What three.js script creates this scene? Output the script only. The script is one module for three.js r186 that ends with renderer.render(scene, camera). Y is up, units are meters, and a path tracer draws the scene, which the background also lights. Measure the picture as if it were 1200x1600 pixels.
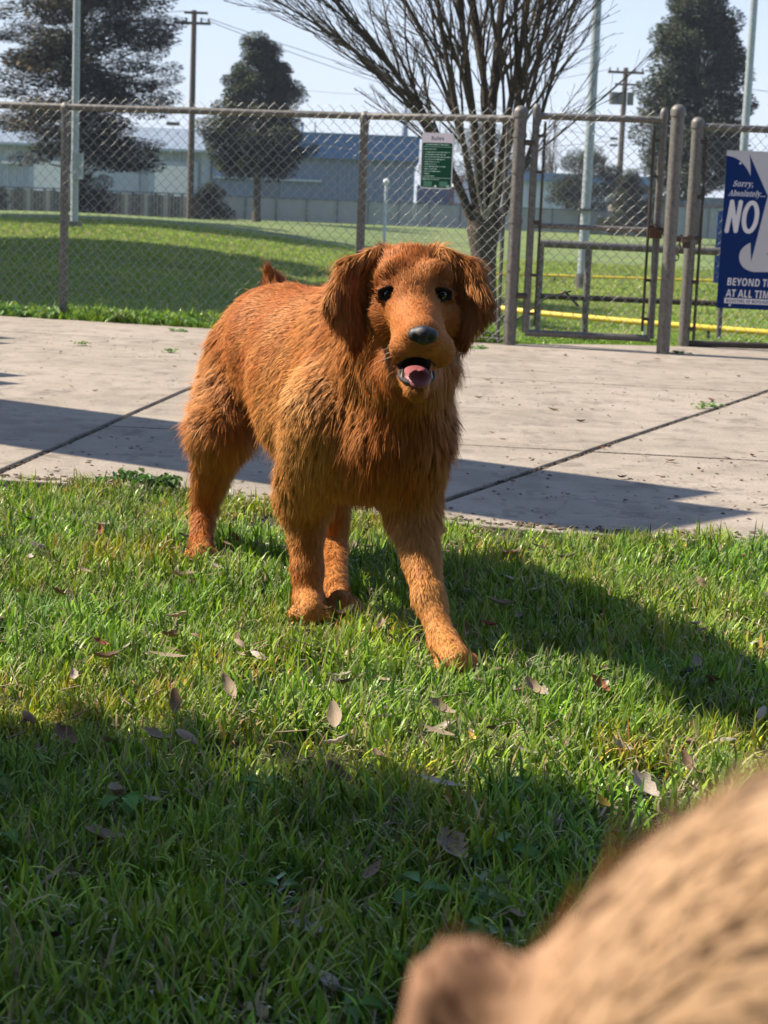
import * as THREE from 'three';
import { mergeGeometries } from 'three/addons/utils/BufferGeometryUtils.js';
import { createNoise3D } from 'simplex-noise';

// ---------------------------------------------------------------- camera, sky, sun, exposure
const scene = new THREE.Scene();
const D2R = Math.PI / 180;
const camera = new THREE.PerspectiveCamera(30.84, 0.75, 0.02, 4000);
camera.position.set(0, 0.8, 0);
camera.rotation.order = 'YXZ';
camera.rotation.set(-9.487 * D2R, 0, 2.3 * D2R);
camera.focus = 3.2;
camera.userData.fStop = 15;
const renderer = new THREE.WebGLRenderer({ antialias: true });
renderer.toneMapping = THREE.LinearToneMapping;
renderer.toneMappingExposure = 1.95;
renderer.shadowMap.enabled = true;

const SUN_EL = 45 * D2R, SUN_AZ = 14 * D2R;
const sunDir = new THREE.Vector3(-Math.cos(SUN_EL) * Math.cos(SUN_AZ), Math.sin(SUN_EL), -Math.cos(SUN_EL) * Math.sin(SUN_AZ));
const sun = new THREE.DirectionalLight(new THREE.Color(1.0, 0.9, 0.76), 4.9);
sun.name = 'sun';
sun.position.copy(sunDir).multiplyScalar(60);
sun.castShadow = true;
sun.shadow.mapSize.set(4096, 4096);
Object.assign(sun.shadow.camera, { left: -40, right: 40, top: 40, bottom: -40, near: 1, far: 200 });
scene.add(sun, sun.target);

{ // clear hazy winter sky: pale at the horizon, blue above, a mild bright glow round the sun
  const W = 512, H = 256, data = new Float32Array(W * H * 4);
  const hor = [0.48, 0.52, 0.57], low = [0.33, 0.42, 0.55], zen = [0.07, 0.13, 0.29];
  for (let j = 0; j < H; j++) {
    const el = ((j + 0.5) / H - 0.5) * Math.PI, y = Math.sin(el);
    for (let i = 0; i < W; i++) {
      const az = ((i + 0.5) / W - 0.5) * 2 * Math.PI;
      const x = Math.cos(az) * Math.cos(el), z = Math.sin(az) * Math.cos(el);
      const e = Math.max(0, el) / D2R;
      const a = 1 - Math.exp(-e / 6), b = 1 - Math.exp(-Math.max(0, e - 5) / 22);
      const c = Math.max(0, x * sunDir.x + y * sunDir.y + z * sunDir.z), glow = 0.5 * Math.pow(c, 8) + 0.9 * Math.pow(c, 60);
      for (let k = 0; k < 3; k++) {
        const base = THREE.MathUtils.lerp(THREE.MathUtils.lerp(hor[k], low[k], a), zen[k], b);
        data[(j * W + i) * 4 + k] = base + glow * [0.5, 0.47, 0.42][k];
      }
      data[(j * W + i) * 4 + 3] = 1;
    }
  }
  const t = new THREE.DataTexture(data, W, H, THREE.RGBAFormat, THREE.FloatType);
  t.mapping = THREE.EquirectangularReflectionMapping;
  t.magFilter = THREE.LinearFilter; t.minFilter = THREE.LinearFilter; t.needsUpdate = true;
  scene.background = t; scene.environment = t;
}

scene.fog = new THREE.FogExp2(new THREE.Color().setRGB(0.62, 0.7, 0.8), 0.0005);

// ---------------------------------------------------------------- helpers
function RNG(seed) { let s = seed >>> 0; return () => { s = (s + 0x6d2b79f5) | 0; let t = Math.imul(s ^ (s >>> 15), 1 | s); t = (t + Math.imul(t ^ (t >>> 7), 61 | t)) ^ t; return ((t ^ (t >>> 14)) >>> 0) / 4294967296; }; }
const V = (x, y, z) => new THREE.Vector3(x, y, z);
const A3 = (a) => new THREE.Vector3(a[0], a[1], a[2]);
const lerp = THREE.MathUtils.lerp, clamp = THREE.MathUtils.clamp;
const sm = (a, b, x) => { const t = clamp((x - a) / (b - a), 0, 1); return t * t * (3 - 2 * t); };
const noise3 = createNoise3D(RNG(11));
const taken = {};
function numbered(n) { if (!(n in taken)) { taken[n] = 0; return n; } taken[n]++; return n + '_' + String(taken[n]).padStart(3, '0'); }
function shade(o) { o.traverse((c) => { if (c.isMesh) { c.castShadow = true; c.receiveShadow = true; } }); return o; }
function thing(name, label, category, group) { const g = new THREE.Group(); g.name = numbered(name); g.userData = { label, category }; if (group) g.userData.group = group; scene.add(g); return g; }
function struct(name, o) { o.name = numbered(name); o.userData.kind = 'structure'; scene.add(o); return o; }
function part(name, geo, mat, parent) { const m = new THREE.Mesh(geo, mat); m.name = name; m.castShadow = m.receiveShadow = true; parent.add(m); return m; }
function stuff(name, geo, mat, parent) { const m = part(name, geo, mat, parent); m.userData.kind = 'stuff'; return m; }
const lin = (r, g, b) => new THREE.Color().setRGB(r, g, b);
const std = (c, rough = 0.8, o = {}) => new THREE.MeshStandardMaterial({ color: Array.isArray(c) ? lin(...c) : c, roughness: rough, ...o });
const phys = (c, rough, o = {}) => new THREE.MeshPhysicalMaterial({ color: Array.isArray(c) ? lin(...c) : c, roughness: rough, ...o });

// tileable value noise for textures
function tileNoise(n, seed) {
  const r = RNG(seed), g = new Float32Array(n * n); for (let i = 0; i < n * n; i++) g[i] = r();
  return (u, v) => { const x = u * n, y = v * n, xi = Math.floor(x), yi = Math.floor(y), fx = x - xi, fy = y - yi, a = fx * fx * (3 - 2 * fx), b = fy * fy * (3 - 2 * fy);
    const X = ((xi % n) + n) % n, Y = ((yi % n) + n) % n, X1 = (X + 1) % n, Y1 = (Y + 1) % n;
    return lerp(lerp(g[Y * n + X], g[Y * n + X1], a), lerp(g[Y1 * n + X], g[Y1 * n + X1], a), b); };
}
function dataTex(size, fn, rep, srgb = false) {
  const d = new Uint8Array(size * size * 4);
  for (let j = 0; j < size; j++) for (let i = 0; i < size; i++) { const c = fn(i / size, j / size), o = (j * size + i) * 4; for (let k = 0; k < 3; k++) d[o + k] = clamp(Math.round((Array.isArray(c) ? c[k] : c) * 255), 0, 255); d[o + 3] = 255; }
  const t = new THREE.DataTexture(d, size, size); t.wrapS = t.wrapT = THREE.RepeatWrapping; t.magFilter = THREE.LinearFilter; t.minFilter = THREE.LinearMipmapLinearFilter; t.generateMipmaps = true;
  if (srgb) t.colorSpace = THREE.SRGBColorSpace; if (rep) t.repeat.set(rep, rep); t.needsUpdate = true; return t;
}
// a tube along points with a radius at each
function sweep(pts, radii, sides = 6, cap = true) {
  const n = pts.length, P = [], N = [], U = [], I = [];
  let side = V(1, 0, 0), len = 0; const t0 = pts[1].clone().sub(pts[0]).normalize(); if (Math.abs(t0.x) > 0.9) side = V(0, 0, 1);
  for (let i = 0; i < n; i++) {
    const t = pts[Math.min(n - 1, i + 1)].clone().sub(pts[Math.max(0, i - 1)]).normalize();
    side = side.clone().sub(t.clone().multiplyScalar(side.dot(t))).normalize();
    const up = t.clone().cross(side); if (i) len += pts[i].distanceTo(pts[i - 1]);
    for (let s = 0; s <= sides; s++) { const a = (s / sides) * Math.PI * 2, nx = side.clone().multiplyScalar(Math.cos(a)).add(up.clone().multiplyScalar(Math.sin(a)));
      const p = pts[i].clone().addScaledVector(nx, radii[i]); P.push(p.x, p.y, p.z); N.push(nx.x, nx.y, nx.z); U.push((s / sides) * radii[i] * 6.28, len); }
  }
  const w = sides + 1;
  for (let i = 0; i < n - 1; i++) for (let s = 0; s < sides; s++) { const a = i * w + s, b = a + 1, c = a + w, d = c + 1; I.push(a, b, c, b, d, c); }
  if (cap) for (const [i, sg] of [[0, -1], [n - 1, 1]]) { const c = P.length / 3, t = pts[Math.min(n - 1, i + 1)].clone().sub(pts[Math.max(0, i - 1)]).normalize().multiplyScalar(sg);
    P.push(pts[i].x, pts[i].y, pts[i].z); N.push(t.x, t.y, t.z); U.push(0, 0);
    for (let s = 0; s <= sides; s++) { const o = (i * w + s) * 3; P.push(P[o], P[o + 1], P[o + 2]); N.push(t.x, t.y, t.z); U.push(0, 0); }
    for (let s = 0; s < sides; s++) sg > 0 ? I.push(c, c + 1 + s, c + 2 + s) : I.push(c, c + 2 + s, c + 1 + s); }
  return rawGeo(P, N, U, I);
}
function rawGeo(P, N, U, I, C) {
  const g = new THREE.BufferGeometry(); g.setAttribute('position', new THREE.Float32BufferAttribute(P, 3));
  if (N) g.setAttribute('normal', new THREE.Float32BufferAttribute(N, 3));
  if (U) g.setAttribute('uv', new THREE.Float32BufferAttribute(U, 2));
  if (C) g.setAttribute('color', new THREE.Float32BufferAttribute(C, 3));
  if (I) g.setIndex(I); if (!N) g.computeVertexNormals(); return g;
}
function box(x0, x1, y0, y1, z0, z1) { const g = new THREE.BoxGeometry(x1 - x0, y1 - y0, z1 - z0); g.translate((x0 + x1) / 2, (y0 + y1) / 2, (z0 + z1) / 2);
  const p = g.attributes.position, n = g.attributes.normal, u = g.attributes.uv; // uv in metres
  for (let i = 0; i < p.count; i++) { const ax = Math.abs(n.getX(i)), ay = Math.abs(n.getY(i)); u.setXY(i, ax > 0.5 ? p.getZ(i) : p.getX(i), ay > 0.5 ? p.getZ(i) : p.getY(i)); } return g; }
const pipe = (a, b, r, sides = 12) => sweep([a, b], [r, r], sides);

// ---------------------------------------------------------------- shared textures and materials
const nA = tileNoise(8, 1), nB = tileNoise(32, 2), nC = tileNoise(128, 3), nD = tileNoise(256, 4), nE = tileNoise(512, 5);
const fbm = (u, v) => nA(u, v) * 0.4 + nB(u, v) * 0.3 + nC(u, v) * 0.2 + nD(u, v) * 0.1;
const concreteTex = dataTex(1024, (u, v) => {
  const big = nA(u, v) * 0.5 + nB(u, v + 0.3) * 0.5, brush = nE(u * 0.06, v) * 0.5 + nD(u * 0.04 + 0.3, v) * 0.5, sp = nE(u, v);
  const stain = sm(0.62, 0.8, nB(u + 0.5, v) * 0.6 + nC(u, v + 0.7) * 0.4), pit = sp > 0.955 ? 0.72 : 1;
  const crack = Math.abs(nA(u + 0.13, v + 0.4) + 0.25 * nB(u, v) + 0.1 * nC(u, v) - 0.72) < 0.0035 ? 0.55 : 1, drip = sm(0.66, 0.72, nB(u + 0.31, v + 0.17) * 0.7 + nD(u, v) * 0.3);
  const k = crack * (1 - 0.14 * drip) * (0.78 + 0.34 * (big - 0.5) + 0.1 * (brush - 0.5) + 0.1 * (nD(u, v) - 0.5)) * (1 - 0.26 * stain) * pit;
  return [0.37 * k, 0.31 * k, (0.245 + 0.02 * (big - 0.5)) * k];
}, 1 / 2.7);
const concreteBump = dataTex(1024, (u, v) => 0.5 + 0.25 * (nE(u * 0.06, v) - 0.5) + 0.3 * (nE(u, v) - 0.5) + 0.2 * (nD(u, v) - 0.5), 1 / 2.7);
const M = {};
M.concrete = std([1, 1, 1], 0.9, { map: concreteTex, bumpMap: concreteBump, bumpScale: 0.004 });
const lawnTex = dataTex(1024, (u, v) => { const a = nB(u, v), b = nD(u, v), c = nE(u, v), d = nC(u + 0.2, v + 0.4), k = 0.65 + 0.35 * (a - 0.5) + 0.5 * (b - 0.5) + 0.5 * (c - 0.5), dry = sm(0.55, 0.8, d * 0.6 + nA(u, v) * 0.4);
  return [k * lerp(0.155, 0.24, dry), k * lerp(0.235, 0.24, dry), k * lerp(0.04, 0.08, dry)]; }, 1 / 5);
M.lawn = std([1, 1, 1], 0.95, { map: lawnTex, vertexColors: true });
const soilTex = dataTex(1024, (u, v) => { const a = nB(u, v), b = nD(u, v), c = nE(u, v), k = 0.6 + 0.5 * (b - 0.5) + 0.8 * (c - 0.5), g = sm(0.35, 0.6, a * 0.5 + nC(u, v) * 0.5);
  return [k * lerp(0.13, 0.075, g), k * lerp(0.1, 0.1, g), k * lerp(0.06, 0.03, g)]; }, 1 / 1.2);
M.soil = std([1, 1, 1], 1, { map: soilTex, bumpMap: dataTex(512, (u, v) => nD(u, v) * 0.5 + nC(u, v) * 0.5, 1 / 0.6), bumpScale: 0.02 });
M.darkSoil = std([0.035, 0.03, 0.024], 1);
const galvTex = dataTex(512, (u, v) => { const a = nB(u, v), c = nD(u, v), s = nC(u, v * 0.3), k = 0.75 + 0.35 * (a - 0.5) + 0.3 * (c - 0.5), r = sm(0.6, 0.85, s); return [k * lerp(0.21, 0.17, r), k * lerp(0.2, 0.14, r), k * lerp(0.18, 0.11, r)]; }, 2.5);
M.galv = std([1, 1, 1], 0.55, { map: galvTex, metalness: 0.35 });
M.galvLight = std([0.5, 0.51, 0.5], 0.5, { metalness: 0.3 });
M.wire = std([0.34, 0.34, 0.32], 0.42, { metalness: 0.5 });
M.darkMetal = std([0.07, 0.055, 0.045], 0.6, { metalness: 0.4 });
M.rust = std([0.12, 0.06, 0.035], 0.8, { metalness: 0.3 });
M.pole = std([0.42, 0.47, 0.5], 0.5, { metalness: 0.2, map: dataTex(128, (u, v) => 0.8 + 0.3 * (nB(u, v) - 0.5), 1) });
const barkTex = dataTex(512, (u, v) => { const k = 0.6 + 0.5 * (nD(u, v * 0.25) - 0.5) + 0.5 * (nB(u, v) - 0.5); return [k * 0.2, k * 0.155, k * 0.115]; }, 3);
M.bark = std([1, 1, 1], 0.95, { map: barkTex, bumpMap: dataTex(256, (u, v) => nC(u, v * 0.25), 5), bumpScale: 0.01 });
M.barkPale = std([0.3, 0.26, 0.19], 0.9, {});
M.woodPole = std([0.13, 0.1, 0.08], 0.95);

// ---------------------------------------------------------------- ground
const T = (x, z) => { const d = -z;
  const drop = -0.46 * sm(12.3, 15.0, d);
  const mound = 0.54 * sm(16.5, 34, d) * (1 - sm(-5.5, 2.5, x + 0.6 * Math.sin(d * 0.21))) * (1 - sm(55, 92, d));
  const und = 0.035 * Math.sin(x * 0.6 + d * 0.13) * sm(17, 24, d) * (1 - sm(60, 90, d));
  return -0.02 + drop + mound + und + 0.1 * sm(60, 95, d); };
{
  const xs = [], ds = [];
  for (const a of [-900, -500, -250, -140, -90, -60]) xs.push(a); for (let x = -40; x <= 40; x += 0.8) xs.push(x); for (const a of [60, 90, 140, 250, 500, 900]) xs.push(a);
  for (const a of [-40, -20, -8, 0, 4, 8, 10.5]) ds.push(a); for (let d = 11.5; d < 20; d += 0.25) ds.push(d); for (let d = 20; d < 60; d += 0.8) ds.push(d); for (let d = 60; d <= 140; d += 4) ds.push(d); for (const a of [180, 260, 400, 700, 1500]) ds.push(a);
  const P = [], U = [], I = [], C = [];
  for (const d of ds) for (const x of xs) { P.push(x, T(x, -d), -d); U.push(x, d);
    const k = 0.95 + 0.22 * noise3(x * 0.12, d * 0.12, 3) + 0.12 * noise3(x * 0.6, d * 0.5, 8), y = 0.06 * noise3(x * 0.2, d * 0.25, 20); C.push(k * (1 + y), k, k * (1 - y)); }
  const w = xs.length; for (let j = 0; j < ds.length - 1; j++) for (let i = 0; i < w - 1; i++) { const a = j * w + i, b = a + 1, c = a + w, e = c + 1; I.push(a, b, c, b, e, c); }
  const m = new THREE.Mesh(rawGeo(P, null, U, I, C), M.lawn); m.receiveShadow = true; struct('ground', m);
}
// edges of the pavement in plan (x, z)
const NEAR = [[-9, -5.6], [-3.2, -5.2], [-1.04, -4.99], [-0.75, -4.97], [-0.34, -4.8], [0.16, -4.6], [0.47, -4.51], [0.95, -4.49], [3.2, -4.3], [9, -3.9]];
const FAR = [[9, -12.6], [5, -11.95], [2.3, -11.3], [1.25, -11.05], [0.69, -10.8], [0.2, -10.83], [-1.03, -11.06], [-2.41, -11.46], [-5, -12.1], [-9, -13]];
const nearZ = (x) => { for (let i = 0; i < NEAR.length - 1; i++) if (x <= NEAR[i + 1][0]) { const [a, b] = [NEAR[i], NEAR[i + 1]]; return lerp(a[1], b[1], (x - a[0]) / (b[0] - a[0])); } return NEAR[NEAR.length - 1][1]; };
const farZ = (x) => { for (let i = FAR.length - 1; i > 0; i--) if (x <= FAR[i - 1][0]) { const [a, b] = [FAR[i], FAR[i - 1]]; return lerp(a[1], b[1], (x - a[0]) / (b[0] - a[0])); } return FAR[0][1]; };
{
  const P = [], U = [], I = []; const nx = 60, nz = 50;
  for (let i = 0; i <= nx; i++) for (let j = 0; j <= nz; j++) { const x = lerp(-9, 9, i / nx), z = lerp(4, nearZ(x) - 0.06, j / nz); P.push(x, -0.006 + 0.006 * noise3(x * 3, z * 3, 1), z); U.push(x, z); }
  for (let i = 0; i < nx; i++) for (let j = 0; j < nz; j++) { const a = i * (nz + 1) + j, b = a + 1, c = a + nz + 1, d = c + 1; I.push(a, c, b, b, c, d); }
  const m = new THREE.Mesh(rawGeo(P, null, U, I), M.soil); m.receiveShadow = true; struct('lawn_soil', m);
}
{ // pavement slabs with real joints
  const pave = struct('concrete_pavement', new THREE.Group());
  const outline = [...NEAR, ...FAR];
  const clip = (poly, px, pz, nx, nz) => { const out = []; for (let i = 0; i < poly.length; i++) { const a = poly[i], b = poly[(i + 1) % poly.length], da = (a[0] - px) * nx + (a[1] - pz) * nz, db = (b[0] - px) * nx + (b[1] - pz) * nz;
    if (da >= 0) out.push(a); if ((da >= 0) !== (db >= 0)) { const t = da / (da - db); out.push([lerp(a[0], b[0], t), lerp(a[1], b[1], t)]); } } return out; };
  const L = (a, b, gap) => { const dx = b[0] - a[0], dz = b[1] - a[1], l = Math.hypot(dx, dz); return { p: a, n: [-dz / l, dx / l], g: gap / 2 }; };
  const cols = [L([-9.5, -4], [-9.5, -9], 0), L([-5.2, -5], [-5.9, -9], 0.02), L([-3.1, -5], [-3.3, -9], 0.02), L([-1.071, -5.186], [-0.824, -7.505], 0.026), L([0.182, -4.99], [1.742, -8.517], 0.026), L([2.2, -4.4], [4.6, -8.5], 0.02), L([4.4, -4.2], [7.4, -8.4], 0.02), L([9.5, -4], [9.5, -9], 0)];
  const rows = [L([0, -3], [1, -2.9], 0), L([0.164, -4.66], [0.935, -4.605], 0.006), L([0.204, -6.13], [0.648, -6.085], 0.006), L([0.238, -7.375], [1.146, -7.28], 0.006), L([0, -8.65], [1, -8.5], 0.005), L([0, -9.8], [1, -9.6], 0.005), L([0, -14], [1, -13.9], 0)];
  const rnd = RNG(5);
  for (let c = 0; c < cols.length - 1; c++) for (let r = 0; r < rows.length - 1; r++) {
    let poly = outline; const A = cols[c], B = cols[c + 1], R = rows[r], S = rows[r + 1];
    const sgnA = Math.sign((B.p[0] - A.p[0]) * A.n[0] + (B.p[1] - A.p[1]) * A.n[1]) || 1, sgnB = -Math.sign((A.p[0] - B.p[0]) * B.n[0] + (A.p[1] - B.p[1]) * B.n[1]) || 1;
    poly = clip(poly, A.p[0] + A.n[0] * sgnA * A.g, A.p[1] + A.n[1] * sgnA * A.g, A.n[0] * sgnA, A.n[1] * sgnA);
    poly = clip(poly, B.p[0] - B.n[0] * sgnB * B.g, B.p[1] - B.n[1] * sgnB * B.g, -B.n[0] * sgnB, -B.n[1] * sgnB);
    const away = (q) => (q.n[1] < 0 ? 1 : -1);
    poly = clip(poly, R.p[0] + R.n[0] * away(R) * R.g, R.p[1] + R.n[1] * away(R) * R.g, R.n[0] * away(R), R.n[1] * away(R));
    poly = clip(poly, S.p[0] - S.n[0] * away(S) * S.g, S.p[1] - S.n[1] * away(S) * S.g, -S.n[0] * away(S), -S.n[1] * away(S));
    if (poly.length < 3) continue; let area = 0; for (let i = 0; i < poly.length; i++) { const a = poly[i], b = poly[(i + 1) % poly.length]; area += a[0] * b[1] - b[0] * a[1]; } if (Math.abs(area) < 0.01) continue;
    const sh = new THREE.Shape(poly.map(([x, z]) => new THREE.Vector2(x, -z)));
    const g = new THREE.ExtrudeGeometry(sh, { depth: 0.1, bevelEnabled: true, bevelThickness: 0.004, bevelSize: 0.004, bevelOffset: -0.004, bevelSegments: 2, curveSegments: 1 });
    g.rotateX(-Math.PI / 2); g.translate(0, -0.1 + 0.008 + rnd() * 0.004, 0);
    part('concrete_slab', g, M.concrete, pave);
  }
  const sh = new THREE.Shape(outline.map(([x, z]) => new THREE.Vector2(x, -z))); const g = new THREE.ShapeGeometry(sh); g.rotateX(-Math.PI / 2); g.translate(0, -0.004, 0);
  part('joint_filler', g, M.darkSoil, pave);
}

// ---------------------------------------------------------------- chain-link fences and gate
function chainMesh(P, Q, y0, y1, w = 0.066, r = 0.0014, off = 0.03) {
  const dir = Q.clone().sub(P); dir.y = 0; const Lx = dir.length(); dir.normalize(); const nrm = V(-dir.z, 0, dir.x); if (nrm.z < 0) nrm.negate();
  const n = Math.floor(Lx / (w / 2)), m = Math.round((y1 - y0) / (w / 2)), pos = [], nor = [], idx = [];
  const add = (a, b) => { const t = b.clone().sub(a).normalize(), u = nrm.clone().sub(t.clone().multiplyScalar(nrm.dot(t))).normalize(), v = t.clone().cross(u), s = pos.length / 3;
    for (const e of [a, b]) for (let k = 0; k < 5; k++) { const q = k / 5 * 6.2832, d = u.clone().multiplyScalar(Math.cos(q)).addScaledVector(v, Math.sin(q)); pos.push(e.x + d.x * r, e.y + d.y * r, e.z + d.z * r); nor.push(d.x, d.y, d.z); }
    for (let k = 0; k < 5; k++) { const k1 = (k + 1) % 5; idx.push(s + k, s + k1, s + 5 + k, s + k1, s + 5 + k1, s + 5 + k); } };
  const at = (x, y, o) => V(P.x + dir.x * x + nrm.x * (off + o), y, P.z + dir.z * x + nrm.z * (off + o));
  for (let k = 0; k < n; k++) { let prev = null;
    for (let j = 0; j <= m; j++) { const s = (k + j) & 1, bow = 0.006 * Math.sin(k * 0.11 + j * 0.23) + 0.004 * Math.sin(k * 0.31 - j * 0.17);
      const c = at((k + s) * (w / 2) + (s ? 0.002 : -0.002), y0 + j * (w / 2) + 0.0025 * Math.sin(k * 1.7 + j * 0.9), bow + (j & 1 ? 0.002 : -0.002)); if (prev) add(prev, c); prev = c; } }
  return rawGeo(pos, nor, null, idx);
}
function postGeo(p, h, r, cap = 1) { const g = [sweep([V(p.x, p.y - 0.05, p.z), V(p.x, p.y + h * 0.5, p.z), V(p.x, p.y + h, p.z)], [r, r, r], 18)]; return mergeGeometries(g); }
function capGeo(p, h, r) { const g = new THREE.LatheGeometry([[0.0001, 0.035], [r * 0.6, 0.031], [r * 1.05, 0.014], [r * 1.18, 0.0], [r * 1.18, -0.03]].map(([a, b]) => new THREE.Vector2(a, b)).reverse(), 18); g.translate(p.x, p.y + h, p.z); return g; }
function bandGeo(p, y, r) { const g = new THREE.CylinderGeometry(r * 1.13, r * 1.13, 0.022, 18); g.translate(p.x, y, p.z); return g; }
{
  const f = thing('chain_link_fence', 'long galvanised chain-link fence with green rules sign, left of the gate', 'fence', null);
  const line = [V(-6.4, 0, -12.5), V(-4.1, 0, -11.98), V(-2.03, 0, -11.5), V(-0.205, 0, -11.13), V(0.682, 0, -10.71)];
  const H = 1.29;
  line.forEach((p, i) => { const last = i === line.length - 1; const post = part('post', postGeo(p, last ? 1.33 : 1.27, last ? 0.036 : 0.026), M.galv, f); part('post_cap', capGeo(p, last ? 1.33 : 1.285, last ? 0.036 : 0.026), M.galv, post); });
  for (let i = 0; i < line.length - 1; i++) { const a = line[i].clone().setY(H), b = line[i + 1].clone().setY(H);
    part('top_rail', pipe(a, b, 0.0205, 14), M.galv, f);
    stuff('chain_link_mesh', chainMesh(line[i], line[i + 1], 0.03, 1.335), M.wire, f);
    part('tension_wire', pipe(line[i].clone().add(V(0, 0.05, 0.03)), line[i + 1].clone().add(V(0, 0.05, 0.03)), 0.0022, 5), M.wire, f); }
  const e = line[4], d = line[4].clone().sub(line[3]).normalize();
  part('tension_bar', pipe(e.clone().addScaledVector(d, -0.075).setY(0.03), e.clone().addScaledVector(d, -0.075).setY(1.3), 0.011, 8), M.galv, f);
  for (const y of [0.16, 0.45, 0.72, 1.0, 1.2]) part('tension_band', bandGeo(e, y, 0.036), M.galv, f);
  part('brace_wire', sweep([V(-0.2, 0.3, -11.11), V(0.25, 0.17, -10.88), V(0.62, 0.06, -10.72)], [0.004, 0.004, 0.004], 6), M.darkMetal, f);
}
{
  const g = thing('chain_link_gate', 'narrow chain-link gate of grey pipe, chained shut between two posts', 'gate');
  const a = V(0.77, 0, -10.7), b = V(1.475, 0, -10.61); const y0 = 0.09, y1 = 1.31, ym = 0.7, r = 0.021;
  part('stile', pipe(V(a.x, y0, a.z), V(a.x, 1.345, a.z), r, 14), M.galv, g); part('stile', pipe(V(b.x, y0, b.z), V(b.x, 1.36, b.z), r, 14), M.galv, g);
  for (const p of [a, b]) part('stile_cap', capGeo(p, 1.345, 0.02), M.galv, g);
  for (const y of [y0, ym, y1]) part('rail', pipe(V(a.x, y, a.z), V(b.x, y, b.z), y === ym ? 0.015 : 0.019, 12), M.galv, g);
  const d = b.clone().sub(a).normalize();
  stuff('chain_link_mesh', chainMesh(a.clone().addScaledVector(d, 0.045), b.clone().addScaledVector(d, -0.045), y0 + 0.02, 1.345, 0.064, 0.0014, 0.024), M.wire, g);
  for (const [p, s] of [[a, 0.05], [b, -0.05]]) { part('tension_bar', pipe(p.clone().addScaledVector(d, s).add(V(0, 0.13, 0.02)), p.clone().addScaledVector(d, s).add(V(0, 1.28, 0.02)), 0.008, 7), M.darkMetal, g);
    for (const y of [0.2, 0.42, 0.72, 1.0, 1.2]) part('tension_band', pipe(p.clone().add(V(0, y, 0.0)), p.clone().addScaledVector(d, s * 1.1).add(V(0, y, 0.024)), 0.009, 7), M.darkMetal, g); }
  for (const y of [0.3, 1.16]) part('hinge', pipe(V(0.682, y, -10.7), V(0.77, y, -10.69), 0.017, 10), M.darkMetal, g);
  part('latch_plate', box(1.43, 1.5, 0.655, 0.71, -10.6, -10.575), M.rust, g);
}
{
  const p = V(1.537, 0, -10.5); const t = thing('gate_post', 'thick weathered grey gate post with domed cap, standing on the concrete', 'post');
  part('post', postGeo(p, 1.36, 0.037), M.galv, t); part('cap', capGeo(p, 1.36, 0.036), M.galv, t);
  const pts = []; for (let i = 0; i <= 26; i++) pts.push(0);
  const ch = thing('lock_chain', 'rusty chain wrapped around the thick gate post holding the gate shut', 'chain');
  const A = V(1.455, 0.72, -10.57), B = V(1.74, 0.665, -11.1);
  for (let i = 0; i < 22; i++) { const u = i / 21, q = A.clone().lerp(B, u); q.z = lerp(-10.56, -11.08, u * u) + 0.045 * Math.sin(u * Math.PI) * 2; q.y -= 0.035 * Math.sin(u * Math.PI);
    const l = new THREE.TorusGeometry(0.0135, 0.0036, 6, 12); l.scale(1.45, 1, 1); l.rotateX(i % 2 ? Math.PI / 2 : 0.2); l.rotateZ(-0.15); l.translate(q.x, q.y, q.z); part('link', l, i % 3 ? M.darkMetal : M.rust, ch); }
  for (let i = 0; i < 5; i++) { const l = new THREE.TorusGeometry(0.0135, 0.0036, 6, 12); l.scale(1, 1.45, 1); l.rotateY(i % 2 ? Math.PI / 2 : 0.3); l.translate(1.672 - 0.004 * i, 0.655 - i * 0.027, -11.0); part('link', l, M.darkMetal, ch); }
  const lk = thing('padlock', 'small dark padlock hanging from the gate chain', 'padlock');
  part('lock_body', box(1.69, 1.735, 0.6, 0.65, -11.05, -11.02), M.darkMetal, lk); const s = new THREE.TorusGeometry(0.016, 0.004, 8, 14, Math.PI); s.translate(1.7125, 0.65, -11.035); part('shackle', s, M.galv, lk);
}
{
  const f = thing('chain_link_fence', 'chain-link fence panel with bottom rail carrying the blue NO sign, right of the gate', 'fence');
  const a = V(1.757, 0, -11.18), b = V(3.9, 0, -11.5), c = V(6.2, 0, -11.9);
  [[a, 0.034], [b, 0.026], [c, 0.026]].forEach(([p, r]) => { const q = part('post', postGeo(p, 1.33, r), M.galv, f); part('post_cap', capGeo(p, 1.33, r), M.galv, q); });
  for (const [p, q] of [[a, b], [b, c]]) { part('top_rail', pipe(p.clone().setY(1.31), q.clone().setY(1.31), 0.0215, 14), M.galv, f); part('bottom_rail', pipe(p.clone().setY(0.03), q.clone().setY(0.03), 0.021, 12), M.darkMetal, f);
    stuff('chain_link_mesh', chainMesh(p.clone().add(V(0.05, 0, 0)), q, 0.05, 1.345), M.wire, f); }
  part('tension_bar', pipe(V(1.812, 0.04, -11.16), V(1.812, 1.25, -11.16), 0.009, 7), M.darkMetal, f);
  for (const y of [0.12, 0.4, 0.66, 0.9, 1.22]) part('tension_band', pipe(V(1.757, y, -11.17), V(1.82, y, -11.15), 0.012, 8), M.darkMetal, f);
}
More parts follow.
